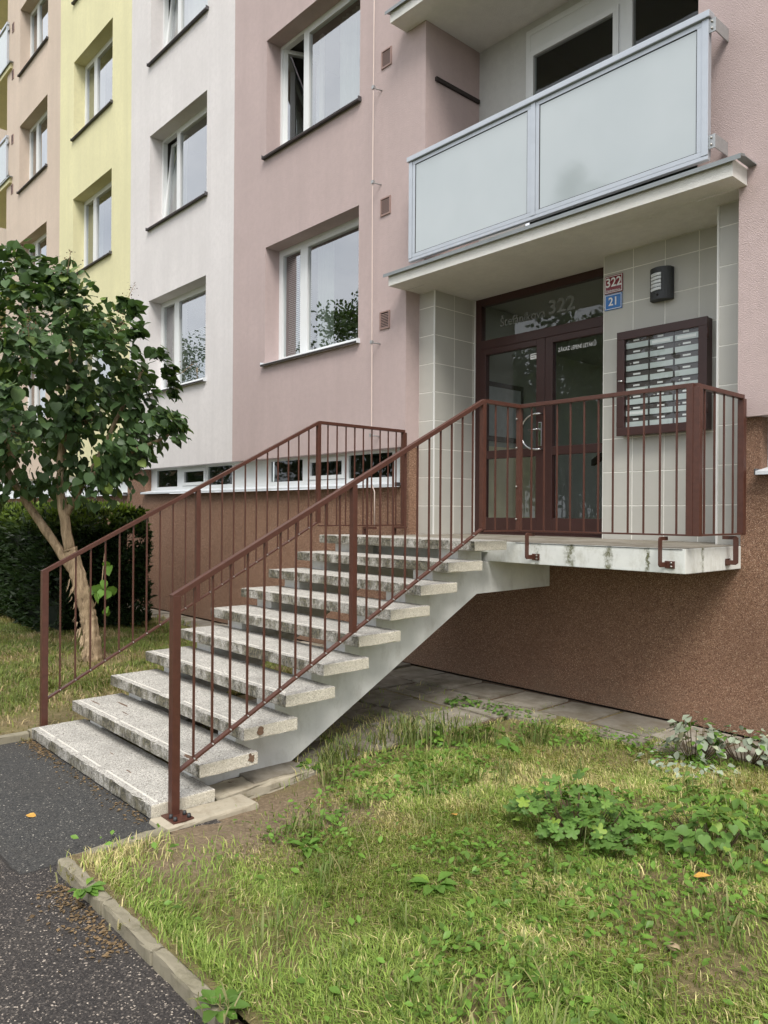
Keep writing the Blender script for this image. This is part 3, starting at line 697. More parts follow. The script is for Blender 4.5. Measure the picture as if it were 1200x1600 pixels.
# door
fb = .10
door = boxes('entrance_door', [(DX0+.02, DX0+fb, DW-.02, DW+.06, ZL, SOF-.004), (DX1-.0, DX1+.05, DW-.02, DW+.06, ZL, SOF-.004),
                               (DX0+fb, DX1, DW-.02, DW+.06, SOF-.085, SOF-.004), (DX0+fb, DX1, DW-.02, DW+.06, 3.50, 3.60)], 'frame_brown', B, .005)
def leaf(x0, x1, g0, g1):
    lf = boxes('door_leaf', [(x0, g0, DW-.035, DW+.03, ZL+.02, 3.495), (g1, x1, DW-.035, DW+.03, ZL+.02, 3.495), (g0, g1, DW-.035, DW+.03, 3.43, 3.495),
                             (g0, g1, DW-.035, DW+.03, ZL+.02, 1.62), (g0, g1, DW-.035, DW+.03, 2.27, 2.36)], 'frame_brown', door, .005)
    quads('pane', [(g0, DW, 2.36), (g1, DW, 2.36), (g1, DW, 3.43), (g0, DW, 3.43)], [(0, 1, 2, 3)], 'door_glass', door)
    quads('pane', [(g0, DW, 1.62), (g1, DW, 1.62), (g1, DW, 2.27), (g0, DW, 2.27)], [(0, 1, 2, 3)], 'door_glass', door)
leaf(DX0+fb+.003, 1.598, .80, 1.49); leaf(1.602, DX1-.003, 1.695, DX1-.09)
quads('pane', [(DX0+fb, DW+.01, 3.60), (DX1, DW+.01, 3.60), (DX1, DW+.01, SOF-.085), (DX0+fb, DW+.01, SOF-.085)], [(0, 1, 2, 3)], 'door_glass', door)
lettering('lettering', 'Štefánikova', .135, 'etched', (1.27, DW+.006, 3.765), door, .98, .0012)
lettering('lettering', '322', .20, 'etched', (1.77, DW+.006, 3.80), door, 1.12, .004)
lettering('lettering', 'ZÁKAZ LEPENÍ LETÁKŮ', .056, 'sign_white', (1.965, DW-.004, 3.345), door, .76, .0003)
box('sticker', 1.39, 1.485, DW-.003, DW-.001, 3.30, 3.36, 'tag_white', door)
boxes('sticker_print', [(1.40, 1.47, DW-.0045, DW-.0031, 3.34, 3.348), (1.40, 1.45, DW-.0045, DW-.0031, 3.318, 3.323)], 'mail_dark', door)
pts = []
for i in range(15):
    t = math.pi/2 + math.pi*i/14; pts.append((1.53+.19*math.cos(t)*1.0, DW-.095, 2.52+.185*math.sin(t)))
pts = [(1.585, DW-.03, 2.705), (1.575, DW-.095, 2.705)] + pts + [(1.575, DW-.095, 2.335), (1.585, DW-.03, 2.335)]
tube('pull_handle', pts, .0115, 'chrome', door, 10)
box('lock_plate', 1.525, 1.565, DW-.043, DW-.0355, 2.37, 2.62, 'chrome', door, .002)
tube('lever', [(1.545, DW-.04, 2.545), (1.545, DW-.09, 2.545), (1.44, DW-.095, 2.54)], .010, 'chrome', door, 8)
box('threshold', DX0+.02, DX1, DW-.05, DW+.1, ZL-.001, ZL+.018, 'frame_brown', door, .003)
# entrance hall behind the glass
HZ = ZL+.02
hall = quads('entrance_hall', [(-.6, DW+.07, HZ), (3.4, DW+.07, HZ), (3.4, 6.4, HZ), (-.6, 6.4, HZ), (-.6, DW+.07, 4.1), (3.4, DW+.07, 4.1), (3.4, 6.4, 4.1), (-.6, 6.4, 4.1)], [(2, 1, 5, 6), (7, 6, 5, 4), (0, 3, 7, 4)], 'lobby_grey', B)
boxes('hall_back_wall', [(-.6, .7, 6.4, 6.5, HZ, 4.1), (3.3, 3.4, 6.4, 6.5, HZ, 4.1), (.7, 3.3, 6.4, 6.5, HZ, 1.9)], 'lobby_grey', hall)
quads('added_light_window', [(.7, 6.45, 1.9), (3.3, 6.45, 1.9), (3.3, 6.45, 4.1), (.7, 6.45, 4.1)], [(0, 1, 2, 3)], 'thin_glass', hall)  # unseen glazed opening, added so sky light brightens the hall
quads('hall_floor', [(-.6, DW+.07, HZ), (3.4, DW+.07, HZ), (3.4, 6.4, HZ), (-.6, 6.4, HZ)], [(0, 1, 2, 3)], 'lobby_floor', hall)
boxes('hall_wall', [(.42, .52, DW+.075, 2.15, HZ, 2.46)], 'lobby_wall', hall); boxes('hall_wall', [(.42, .518, DW+.075, 2.15, 2.4602, 4.09)], 'lobby_grey', hall)
boxes('notice_board', [(.5205, .545, 1.12, 1.85, 2.52, 3.22)], 'lobby_dark', hall); boxes('notice_sheet', [(.5455, .55, 1.18, 1.79, 2.58, 3.16)], 'notice_paper', hall)
for i in range(9):
    box('hall_step', .9+.28*i, .9+.28*(i+1)-.002, 3.2, 4.5, HZ+.02, HZ+.165*(i+1), 'lobby_step', hall)
prism('stair_string', [(.62, HZ+.02), (.9, HZ+.02), (3.39, HZ+1.45), (3.39, HZ+1.85)], 1, 3.14, 3.19, 'lobby_dark', hall)
prism('stair_handrail', [(.7, HZ+.85), (.7, HZ+.93), (3.39, HZ+2.5), (3.39, HZ+2.42)], 1, 3.10, 3.18, 'lobby_dark', hall)

# ------------------------------------------------------------------ things on the entrance wall
def plate(name, x0, x1, z0, z1, mat, label, big, size, small=None, bold=.002):
    t = thing(name, ((x0+x1)/2, TW-.006, z0), label, 'sign', 'number plates beside the door')
    box('plate', x0, x1, TW-.014, TW-.0068, z0, z1, mat, t, .002)
    boxes('border', bars(x0+.006, x1-.006, z0+.006, z1-.006, .005, TW-.0152, TW-.0135), 'sign_white', t)
    lettering('numeral', big, size, 'sign_white', ((x0+x1)/2, TW-.0148, (z0+z1)/2+(.014 if small else 0)), t, .95, bold)
    if small: lettering('street_line', small, .0215, 'sign_white', ((x0+x1)/2, TW-.0148, z0+.022), t, .86, .0003)
plate('house_number_sign', 2.462, 2.645, 3.708, 3.872, 'sign_red', 'dark red enamel plate with number 322 above the blue plate', '322', .115, 'ŠTEFÁNIKOVA UL.')
plate('house_number_sign', 2.462, 2.640, 3.555, 3.700, 'sign_blue', 'blue enamel plate with number 21 below the red plate', '21', .105)

lamp = thing('wall_lamp', (3.03, TW, 3.535), 'dark grey curved wall lamp with white louvres above the mailboxes', 'lamp')
lx0, lx1, lz0, lz1 = 2.945, 3.135, 3.535, 3.812
box('back_plate', lx0-.004, lx1+.004, TW-.03, TW-.0068, lz0, lz1, 'dark_metal', lamp, .003)
def arc(x0, x1, d0, d1, n=10):
    return [(x0+(x1-x0)*i/n, TW-.03-d0-(d1-d0)*math.sin(math.pi*i/n)**.8) for i in range(n+1)]
A = arc(lx0, lx1, .035, .085)
def curved(name, a, zb, zt, mat):
    prism(name, a+[(a[-1][0], TW-.0302), (a[0][0], TW-.0302)], 2, zb, zt, mat, lamp)
curved('body', A, lz0, lz0+.07, 'dark_metal'); curved('body', A, lz1-.045, lz1, 'dark_metal')
inner = arc(lx0+.012, lx1-.012, .022, .068)
curved('inner_housing', inner, lz0+.0702, lz1-.0452, 'dark_metal')
for (a, b2) in ((lx0, lx0+.012), (lx1-.062, lx1)):
    aa = [p for p in arc(lx0, lx1, .035, .085, 40) if a-1e-4 <= p[0] <= b2+1e-4]
    curved('side_cheek', aa, lz0+.0701, lz1-.0451, 'dark_metal')
for k in range(5):
    aa = [p for p in arc(lx0, lx1, .033, .083, 40) if lx0+.012 < p[0] < lx1-.062]
    curved('louvre_lens', aa, lz0+.078+k*.0315, lz0+.078+k*.0315+.024, 'diffuser')
tube('sensor', [(3.04, TW-.11, lz0+.035), (3.04, TW-.122, lz0+.035)], [.012, .007], 'black_gap', lamp, 10)

mb = thing('mailbox_cabinet', (3.04, TW, 2.375), 'brown framed glazed mailbox cabinet on the tiled wall', 'mailbox')
mx0, mx1, mz0, mz1 = 2.655, 3.475, 2.375, 3.30; MD = .085
boxes('casing', [(mx0, mx1, TW-MD, TW-.0068, mz0, mz0+.03), (mx0, mx1, TW-MD, TW-.0068, mz1-.03, mz1), (mx0, mx0+.03, TW-MD, TW-.0068, mz0+.03, mz1-.03), (mx1-.03, mx1, TW-MD, TW-.0068, mz0+.03, mz1-.03), (mx0+.03, mx1-.03, TW-.03, TW-.0069, mz0+.03, mz1-.03)], 'frame_brown', mb, .003)
boxes('door_frame', bars(mx0-.005, mx1+.005, mz0-.005, mz1+.005, .075, TW-MD-.028, TW-MD-.001), 'frame_brown', mb, .005)
quads('glass_pane', [(mx0+.06, TW-MD-.012, mz0+.06), (mx1-.06, TW-MD-.012, mz0+.06), (mx1-.06, TW-MD-.012, mz1-.06), (mx0+.06, TW-MD-.012, mz1-.06)], [(0, 1, 2, 3)], 'thin_glass', mb)
gw = (mx1-mx0-.13)/3; gh = (mz1-mz0-.12)/8
for ci in range(3):
    for ri in range(8):
        x = mx0+.065+ci*gw; z = mz0+.06+ri*gh
        m_ = box('mailbox', x+.002, x+gw-.002, TW-MD+.005, TW-.031, z+.002, z+gh-.002, 'mail_dark', mb, .002)
        box('flap', x+.010, x+gw-.010, TW-MD-.001, TW-MD+.0045, z+.008, z+.056, 'mail_flap', m_, .001)
        box('name_tag', x+gw*.34, x+gw*.34+random.uniform(.05, .07), TW-MD+.001, TW-MD+.0045, z+.070, z+.085, 'tag_white', m_)
        if random.random() < .22: box('paper_label', x+.03, x+gw-.035, TW-MD-.0025, TW-MD-.0012, z+.02, z+.044, 'tag_white', m_)
        if random.random() < .2: tube('lock', [(x+.05, TW-MD+.003, z+.072), (x+.05, TW-MD-.004, z+.072)], .010, 'bolt_steel', m_, 8)
tube('latch', [(mx0+.03, TW-MD-.04, 2.86), (mx0+.03, TW-MD-.065, 2.86), (mx0+.075, TW-MD-.068, 2.852)], .008, 'chrome', mb, 8)
for z in (2.5, 3.12): tube('hinge', [(mx1+.012, TW-MD-.03, z), (mx1+.012, TW-MD-.03, z+.09)], .008, 'frame_brown', mb, 8)

lc = thing('lightning_conductor', (-.05, -.1, 1.5), 'pale thin lightning conductor wire clamped down the pink wall', 'cable')
tube('wire', [(-.05, -.1, 9.5), (-.062, -.1, 7), (-.068, -.1, 5.2), (-.06, -.1, 3.5), (-.056, -.1, 2.2), (-.05, -.1, 1.98), (.0, -.1, 1.90), (.005, -.1, 1.5)], .0065, 'wire_pvc', lc, 6)
for z in (6.42, 5.36, 3.57, 2.53):
    tube('clamp', [(-.064, -.11, z), (-.064, -.05, z), (-.03, .002, z-.01)], .007, 'zinc', lc, 6); box('clamp_plate', -.08, -.045, -.115, -.085, z-.018, z+.018, 'zinc', lc, .003)

# ------------------------------------------------------------------ staircase
st = thing('staircase', (1.5, -2.4, 0), 'outdoor staircase of ten terrazzo treads on pale concrete strings up to a landing', 'staircase')
Y1, RUN, Z1, RISE, D, XL, XR, T = -3.8814, .290, .0846, .1517, .3865, .5472, 2.5009, .0748
for i in range(10):
    rr = random.Random(40+i); y0 = Y1+RUN*i; z1 = Z1+RISE*i
    bm = boxes_bm([(XL+rr.uniform(-.01, .01), XR+rr.uniform(-.006, .006), y0, y0+D, z1-T, z1)], .007)
    ed = [e for e in bm.edges if abs((e.verts[0].co-e.verts[1].co).x) > 1.2]; bmesh.ops.subdivide_edges(bm, edges=ed, cuts=44, use_grid_fill=True)
    ed = [e for e in bm.edges if abs((e.verts[0].co-e.verts[1].co).y) > .25]; bmesh.ops.subdivide_edges(bm, edges=ed, cuts=6, use_grid_fill=True)
    for v in bm.verts:
        v.co += Vector((rr.uniform(-.0016, .0016), rr.uniform(-.0016, .0016), rr.uniform(-.0010, .0010)))
        if v.co.y < y0+.012 and v.co.z > z1-.012 and rr.random() < .12: v.co += Vector((0, rr.uniform(.002, .008), -rr.uniform(.001, .006)))
    c = Vector(((XL+XR)/2, y0+D/2, z1-T/2)); bmesh.ops.translate(bm, vec=-c, verts=bm.verts)
    t = put('tread', bm_mesh('tread', bm, 'terrazzo'), c, st)
    if i < 7:
        n = 5; xs = [XL+.02+(XR-XL-.04)*(j+rr.uniform(-.25, .25)*(0 < j < n))/n for j in range(n+1)]
        boxes('nosing_strip', [(xs[j]+.002, xs[j+1]-rr.choice((.002, .05, .1)), y0+.040, y0+.052, z1-.002, z1+.0016) for j in range(n)], 'nosing', t)
    def patch(cx, cy, ax, ay, zz, nm='stain_patch', vert=False):
        pp = []
        for q in range(11):
            a = 6.283*q/11; f = rr.uniform(.55, 1.1); pp.append((cx+ax*f*math.cos(a), cy+ay*f*math.sin(a)))
        if vert: prism(nm, pp, 0, zz-.003, zz+.002, 'rust_patch', t)
        else: prism(nm, pp, 2, zz-.003, zz+.0016, 'rust_patch', t)
    if i == 1:
        patch(XR-.16, y0+.03, .10, .018, z1); patch(.72, y0+.11, .10, .006, z1, 'crack'); patch(.90, y0+.24, .11, .008, z1, 'crack'); patch(1.15, y0+.15, .06, .006, z1, 'crack')
        patch(y0+D-.05, z1-.03, .022, .03, XR, vert=True)
    if i == 2: patch(y0+.11, z1-.03, .03, .026, XR, vert=True)
    if i == 0: patch(1.9, y0+.14, .035, .006, z1, 'crack'); patch(1.5, y0+.2, .03, .005, z1, 'crack')
# two strings: sawtooth top, straight soffit, kink to the landing
def string(x0, x1):
    topp = []
    for i in range(1, 10):
        y0 = Y1+RUN*i+.10; z1 = Z1+RISE*i-T-.001
        topp += [(y0, z1-RISE if i > 1 else .0), (y0, z1)]
    poly = [(-2.86, -.02)] + [(-3.50, -.02), (-3.50, Z1+RISE-T-.001)] + topp[2:] + [(Y1+RUN*9+D, Z1+RISE*9-T-.001), (Y1+RUN*9+D, ZL-.170), (PY-.001, ZL-.170), (PY-.001, 1.010), (-.94, 1.004)]
    prism('stair_string', poly, 0, x0, x1, 'concrete_white', st, .004)
string(2.02, 2.235); string(.66, .88)
LF, LR, LT = -.7998, 3.9395, .1678
ld = boxes('landing', [(.60, LR, LF, PF-.01, ZL-LT, ZL)], 'concrete_landing', st, .006)
boxes('landing_infill', [(.66, 2.235, Y1+RUN*9+D-.05, LF-.001, ZL-.09, ZL-.004)], 'concrete_landing', st, .004)
boxes('landing_paving', [(.61, LR-.012, LF+.012, DW-.05, ZL-.001, ZL+.002)], 'paving_slab', ld)
boxes('metal_lip', [(2.52, LR-.02, LF-.004, LF+.012, ZL-.006, ZL-.002)], 'dark_metal', ld)

# ------------------------------------------------------------------ railings
PW = .038
def sq_bar(name, p, q, w, h, parent, mat='rail_brown', bev=.003):
    """rectangular bar from p to q, in a vertical plane; w across, h in plane"""
    p, q = Vector(p), Vector(q); d = q-p; L = d.length
    me = box_mesh(L, w, h, mat, bev); d.normalize()
    side = Vector((0, 0, 1)).cross(d).normalized(); upv = d.cross(side)
    o = put(name, me, (p+q)/2, parent, Matrix((d, side, upv)).transposed()); return o
def post(x, y, z0, z1, parent, w=PW): return box('post', x-w/2, x+w/2, y-w/2, y+w/2, z0, z1, 'rail_brown', parent, .003)
BW = .0115
def baluster(x, y, z0, z1, parent):
    b_ = box('baluster', x-BW/2, x+BW/2, y-BW/2, y+BW/2, z0, z1, 'rail_brown', parent, .002)
    return b_
RIV = None
def stair_run(par, x, ya, za, yb, zb, nper, drop):
    """sloping panel: handrail from (ya,za) to (yb,zb) with mid post and balusters; drop = bar below the rail"""
    g = lambda y: za+(zb-za)*(y-ya)/(yb-ya)
    sq_bar('handrail', (x, ya-.02, za-.018-.02*(zb-za)/(yb-ya)), (x, yb, zb-.018), .040, .030, par)
    sq_bar('bottom_bar', (x, ya+PW/2, g(ya+PW/2)-drop), (x, yb, g(yb)-drop), .034, .014, par)
    ym = (ya+yb)/2-.015
    post(x, ym, g(ym)-drop-.005, g(ym)-.03, par)
    for (a, b2) in ((ya, ym), (ym, yb)):
        for i in range(1, nper+1):
            y = a+(b2-a)*i/(nper+1); bl = baluster(x, y, g(y)-drop, g(y)-.03, par)
            rv = tube('rivet', [(x+.002, y, g(y)-drop+.008), (x+.021, y, g(y)-drop+.004)], [.006, .005], 'bolt_steel', bl, 6)
def flat_run(par, p, q, n, ztop, zbot):
    p, q = Vector((*p, 0)), Vector((*q, 0))
    sq_bar('handrail', (p.x, p.y, ztop-.017), (q.x, q.y, ztop-.017), .040, .030, par)
    sq_bar('bottom_bar', (p.x, p.y, zbot), (q.x, q.y, zbot), .03, .012, par)
    for i in range(1, n+1):
        c = p+(q-p)*i/(n+1); baluster(c.x, c.y, zbot, ztop-.03, par)
def bracket(par, x, y, nx, ny, zb, zf):
    """flat C-bracket: bolted to the slab edge, stands off along (nx,ny), returns to the bottom bar"""
    n = Vector((nx, ny, 0)); s = Vector((-ny, nx, 0))
    def P(a, z): return Vector((x, y, 0))+n*a+Vector((0, 0, z))
    w = .028
    pts = [P(.002, zf), P(.085, zf), P(.085, zb), P(-.015, zb)]
    bm = bmesh.new(); poly = []
    t = .032
    prof = [(.002, zf-t/2), (.075, zf-t/2), (.092, zf-t/2+.014), (.092, zb-.014), (.075, zb), (-.02, zb), (-.02, zb-t*.8), (.058, zb-t*.8), (.058, zf+t/2), (.002, zf+t/2)]
    o = Vector((x, y, zf))
    A = [bm.verts.new(Vector((x, y, 0))+n*a+Vector((0, 0, z))-s*.006-o) for a, z in prof]; Bv = [bm.verts.new(Vector((x, y, 0))+n*a+Vector((0, 0, z))+s*.006-o) for a, z in prof]
    bm.faces.new(A); bm.faces.new(Bv[::-1]); k = len(prof)
    for i in range(k): bm.faces.new((A[i], Bv[i], Bv[(i+1) % k], A[(i+1) % k]))
    br = put('bracket', bm_mesh('bracket', bm, 'rail_brown'), o, par)
    # flange plate with two bolts on the slab edge
    c = Vector((x, y, zf))+n*.005+s*.035
    bx = box_mesh(.07 if abs(ny) > .5 else .006, .006 if abs(ny) > .5 else .07, .05, 'rail_brown', .001); put('flange', bx, c-s*.002, br)
    for dz in (-.012, .012):
        tube('bolt', [c+s*.012+n*.003+Vector((0, 0, dz)), c+s*.012+n*.014+Vector((0, 0, dz))], .007, 'bolt_steel', br, 6)
    return br
# right-hand railing: stair run, short return, landing front, landing side
rr_ = thing('stair_railing', (2.5602, -3.7767, 0.02), 'brown steel railing on the right of the stairs continuing round the landing', 'railing', 'railings of the stairs')
XRR, YN, ZR0, YT, ZR = 2.5602, -3.7767, 1.2288, -1.2543, 2.5365
DROP = .985
stair_run(rr_, XRR, YN, ZR0, YT, ZR, 10, DROP)
post(XRR, YN, .024, ZR0-.02, rr_, .046)
bp_ = box('base_plate', XRR-.03, XRR+.115, YN-.06, YN+.06, .0225, .032, 'rail_brown', rr_, .002)
for dx, dy in ((.045, -.04), (.045, .04), (.095, -.04), (.095, .04)):
    tube('bolt', [(XRR+dx, YN+dy, .030), (XRR+dx, YN+dy, .052)], [.012, .009], 'dark_metal', bp_, 6)
ZBOT = 1.528; YF, XC = -.81, 4.0; YE = -.075
post(XRR, YT, ZR-DROP-.01, ZR-.03, rr_)
flat_run(rr_, (XRR, YT), (XRR, YF), 2, ZR, ZBOT)
cp = post(XRR, YF, ZBOT-.005, ZR-.03, rr_)
for z in (1.62, 1.88, 2.19, 2.42): tube('bolt', [(XRR-.01, YF-PW/2, z), (XRR-.01, YF-PW/2-.012, z)], [.009, .006], 'bolt_steel', cp, 8)
flat_run(rr_, (XRR, YF), (XC, YF), 11, ZR, ZBOT)
post(XC-.022, YF, ZBOT-.006, ZR-.03, rr_, .046); post(XC+.024, YF+.003, ZBOT-.006, ZR-.03, rr_, .046)
flat_run(rr_, (XC, YF), (XC, YE), 4, ZR, ZBOT); post(XC, YE, ZBOT-.006, ZR-.03, rr_, .046)
bracket(rr_, 2.69, LF, 0, -1, 1.515, 1.325); bracket(rr_, 3.80, LF, 0, -1, 1.515, 1.325); bracket(rr_, LR, -.20, 1, 0, 1.515, 1.325)
# left-hand railing
rl = thing('stair_railing', (.4284, -3.7582, 0.02), 'brown steel railing on the left of the stairs beside the lilac tree', 'railing', 'railings of the stairs')
XRL, YNL, ZR0L, YTL, ZRL, YEL = .4284, -3.7582, 1.227, -1.2048, 2.5557, -.06
stair_run(rl, XRL, YNL, ZR0L, YTL, ZRL, 10, DROP)
post(XRL, YNL, -.02, ZR0L-.02, rl, .046); post(XRL, YTL, ZRL-DROP-.01, ZRL-.03, rl)
flat_run(rl, (XRL, YTL), (XRL, YEL), 9, ZRL, 1.535); post(XRL, YEL, 1.525, ZRL-.03, rl, .046)
for y in (-.62, -.2):
    boxes('bracket', [(XRL+.02, XRL+.18, y-.02, y+.02, 1.50, 1.523), (XRL+.0, XRL+.019, y-.02, y+.02, 1.40, 1.523)], 'rail_brown', rl, .002)

# ------------------------------------------------------------------ vegetation
def heart_leaf():
    o = [(0, -.04), (.20, -.10), (.42, .05), (.50, .30), (.40, .60), (.20, .86), (0, 1.08)]
    V = [(0, 0, 0), (0, .35, -.01), (0, .72, -.03), (0, 1.08, -.14)]; F = []
    L = []
    for sgn in (-1, 1):
        idx = []
        for (x, y) in [(.20, -.10), (.43, .05), (.50, .32), (.38, .64), (.18, .88)]:
            idx.append(len(V)); V.append((sgn*x, y, .10*abs(x)*2 - .13*max(y-.3, 0)**1.5 - .05*(abs(x) > .45)))
        m_ = [0, 0, 1, 2, 2, 3]
        tr = [(0, idx[0], idx[1]), (0, idx[1], 1), (1, idx[1], idx[2]), (1, idx[2], 2), (2, idx[2], idx[3]), (2, idx[3], idx[4]), (2, idx[4], 3)]
        for t in tr: F.append(t if sgn > 0 else t[::-1])
    return np.array(V), np.array(F)
def simple_leaf(w=.28, droop=.2):
    V = [(0, 0, 0), (w*.7, .3, .04), (w, .55, .02), (w*.5, .85, -.05-droop*.5), (0, 1, -droop), (-w*.5, .85, -.05-droop*.5), (-w, .55, .02), (-w*.7, .3, .04), (0, .5, -.05)]
    F = [(0, 1, 8), (1, 2, 8), (2, 3, 8), (3, 4, 8), (4, 5, 8), (5, 6, 8), (6, 7, 8), (7, 0, 8)]
    return np.array(V), np.array(F)
def lobed_leaf():
    V = [(0, .25, 0)]; n = 20
    for i in range(n):
        t = 2*math.pi*i/n; r = .42+.12*math.cos(5*(t-math.pi/2))+.03*math.cos(10*t)
        if abs(t-3*math.pi/2) < .2: r = .18
        V.append((r*math.cos(t), .35+r*math.sin(t), .05*math.cos(5*(t-math.pi/2))-.12*abs(math.cos(t))**2))
    F = [(0, 1+i, 1+(i+1) % n) for i in range(n)]
    return np.array(V), np.array(F)
def leaf_meshes(name, tv, tf, mat, k=3, amp=.05):
    r = []
    for i in range(k):
        V = tv+RNG.normal(0, amp, tv.shape)*np.array([.5, .5, 1]); me = mesh_of(name, V, [tuple(int(q) for q in f) for f in tf], mat, True); r.append(me)
    return r

# --- lilac tree
TB = np.array([-1.95, -2.46, .03])
lil = thing('lilac_tree', tuple(TB), 'small lilac tree with dark heart-shaped leaves and a leaning shaggy trunk by the hedge', 'tree')
LV = lambda *p: [Vector(q) for q in p]
def limb(pts, r0, r1, name='limb', seg=9):
    pts = [Vector(p) for p in pts]; out = []
    n = 40 if name == 'trunk' else 18
    for i in range(n+1):
        t = i/n*(len(pts)-1); k = min(int(t), len(pts)-2); u = t-k
        p0, p1, p2, p3 = pts[max(k-1, 0)], pts[k], pts[k+1], pts[min(k+2, len(pts)-1)]
        q = .5*((2*p1)+(-p0+p2)*u+(2*p0-5*p1+4*p2-p3)*u*u+(-p0+3*p1-3*p2+p3)*u**3)
        out.append(q+Vector((random.uniform(-1, 1), random.uniform(-1, 1), 0))*(.002 if name == 'trunk' else .006))
    rad = [(r0+(r1-r0)*i/n)*random.uniform(.92, 1.1) for i in range(n+1)]
    tube(name, out, rad, 'bark', lil, seg); return out
def ridge(o, amp):
    for v in o.data.vertices:
        a = math.atan2(v.co.y+.15*v.co.z, v.co.x+.13*v.co.z); k = (vnoise(a*2.2+7, v.co.z*1.6+3, 2.0)-.5)*2+(vnoise(a*5+3, v.co.z*5+9, 2.0)-.5)
        v.co.x += amp*float(k)*math.cos(a); v.co.y += amp*float(k)*math.sin(a)
trunk = limb([TB+[0, 0, -.05], TB+[-.02, -.03, .35], (-2.0, -2.56, .75), (-2.12, -2.66, 1.25)], .098, .068, 'trunk', 28)
ridge(lil.children[0], .010)
limb([(-2.05, -2.60, .95), (-2.35, -2.88, 1.50), (-2.60, -3.08, 1.95), (-2.9, -3.3, 2.6), (-3.0, -3.3, 3.2)], .055, .018)
limb([(-2.11, -2.66, 1.22), (-2.15, -2.74, 1.75), (-2.15, -2.76, 2.2), (-2.1, -2.68, 3.0), (-2.05, -2.7, 3.8)], .058, .016)
limb([(-2.14, -2.72, 1.6), (-1.95, -2.5, 2.1), (-1.72, -2.3, 2.7), (-1.55, -2.1, 3.2)], .04, .012)
limb([(-2.15, -2.76, 2.1), (-2.45, -2.6, 2.7), (-2.6, -2.5, 3.4)], .04, .012)
limb([(-2.1, -2.68, 1.9), (-1.6, -2.3, 2.25), (-1.25, -2.0, 2.45), (-1.10, -1.9, 2.55)], .03, .008)
limb([(-2.5, -3.0, 1.9), (-2.3, -3.3, 2.5), (-2.2, -3.4, 3.2)], .035, .01)
# loose bark strips on the trunk
for i in range(60):
    z = random.uniform(.12, .95); t = z/1.25; cx, cy = -1.95-.17*t, -2.46-.2*t; a = random.uniform(-2.2, .6); rr2 = .100-.028*t
    p = Vector((cx+rr2*math.cos(a), cy+rr2*math.sin(a), z)); n = Vector((math.cos(a), math.sin(a), 0)); s = Vector((-n.y, n.x, 0)); h = random.uniform(.05, .13); w = random.uniform(.008, .02)
    quads('bark_strip', [p-s*w, p+s*w, p+s*w*.6+n*.012-Vector((0, 0, h*.6)), p-s*w*.6+n*.012-Vector((0, 0, h*.6)), p+n*.035-Vector((0, 0, h))], [(0, 1, 2, 3), (3, 2, 4)], 'bark', lil)
CC = np.array([-2.38, -2.92, 2.98]); CR = np.array([1.42, 1.42, 1.40])
toc = CAM-CC; toc = toc/np.linalg.norm(toc)
lobes = []
for i in range(58):
    d = RNG.normal(size=3); d /= np.linalg.norm(d); r = RNG.uniform(.40, .92)
    if d[2] < -.55: d[2] *= .6
    lobes.append(CC+d*r*CR)
lobes += [CC+np.array(v) for v in ([1.11, .90, -.34], [1.24, .98, -.41], [.75, .6, .25], [.80, .7, .02], [.1, -.1, 1.30], [-.2, -.2, 1.32], [.35, .2, 1.12], [.4, .42, .85], [.72, .55, -.75], [.45, .3, -.98], [.0, -.2, -1.0], [-.6, -.5, -1.02], [-.75, -.6, -.9], [-.3, -.4, -1.05], [.2, .05, -1.0], [.85, .75, -.55], [-.5, -.6, -1.12], [-.95, -.8, -1.12], [.62, .42, -.98], [.85, .62, -.85], [-.85, -.7, -1.1])]
for i in range(16):
    d = RNG.normal(size=3); d /= np.linalg.norm(d); d[2] = abs(d[2])*.9-.15; lobes.append(CC+d/np.linalg.norm(d)*CR*RNG.uniform(.94, 1.02))
lobes = np.array(lobes)
N = 6200
li = RNG.integers(0, len(lobes), N); rad_l = np.where(li >= 58, .17, .27); rad_l = np.where(li >= 60, .28, rad_l); rad_l = np.where(li >= len(lobes)-16, .11, rad_l)
thin = (li >= len(lobes)-16) & (RNG.random(N) < .55); li = np.where(thin, RNG.integers(0, 58, N), li); rad_l = np.where(thin, .27, rad_l)
off = RNG.normal(size=(N, 3)); off /= np.linalg.norm(off, axis=1, keepdims=True)
pos = lobes[li]+off*(RNG.random((N, 1))**.5)*rad_l[:, None]
# keep the very inside thinner
outw = (pos-CC)/CR; ro = np.linalg.norm(outw, axis=1)
keep = (RNG.random(N) < .35+.75*ro) & (ro < 1.25); pos = pos[keep]; outw = outw[keep]; N = len(pos)
dirn = .75*outw + RNG.normal(0, .45, (N, 3)) + np.array([0, 0, -.55]); nrm = .7*outw + RNG.normal(0, .4, (N, 3)) + np.array([0, 0, .8])
Rm = frames(dirn, nrm); sz = .045+.090*RNG.beta(1.7, 1.7, N)
score = (pos-CC)@toc + .25*np.linalg.norm((pos-CC)/CR, axis=1) + 2.0*sz
order = np.argsort(-score); big = order[:290]; rest = order[290:]
hv, hf = heart_leaf(); LM = leaf_meshes('leaf', hv, hf, 'lilac_leaf', 4, .03)
for j in big:
    o = put('leaf', LM[int(RNG.integers(4))], pos[j], lil, Matrix(Rm[j].tolist())); o.scale = (float(sz[j]),)*3
cols = np.array(LILAC)*RNG.uniform(.65, 1.4, (len(rest), 1))*np.array([1, 1, 1]); yl = RNG.random(len(rest)) < .05; cols[yl] *= np.array([2.4, 1.9, 1.2])
V, F, Cc = scatter(hv, hf, pos[rest]-TB, Rm[rest], sz[rest], cols)
o = put('foliage', fastmesh('foliage', V, F, 'foliage', Cc), tuple(TB), lil); prop(o, kind='stuff')
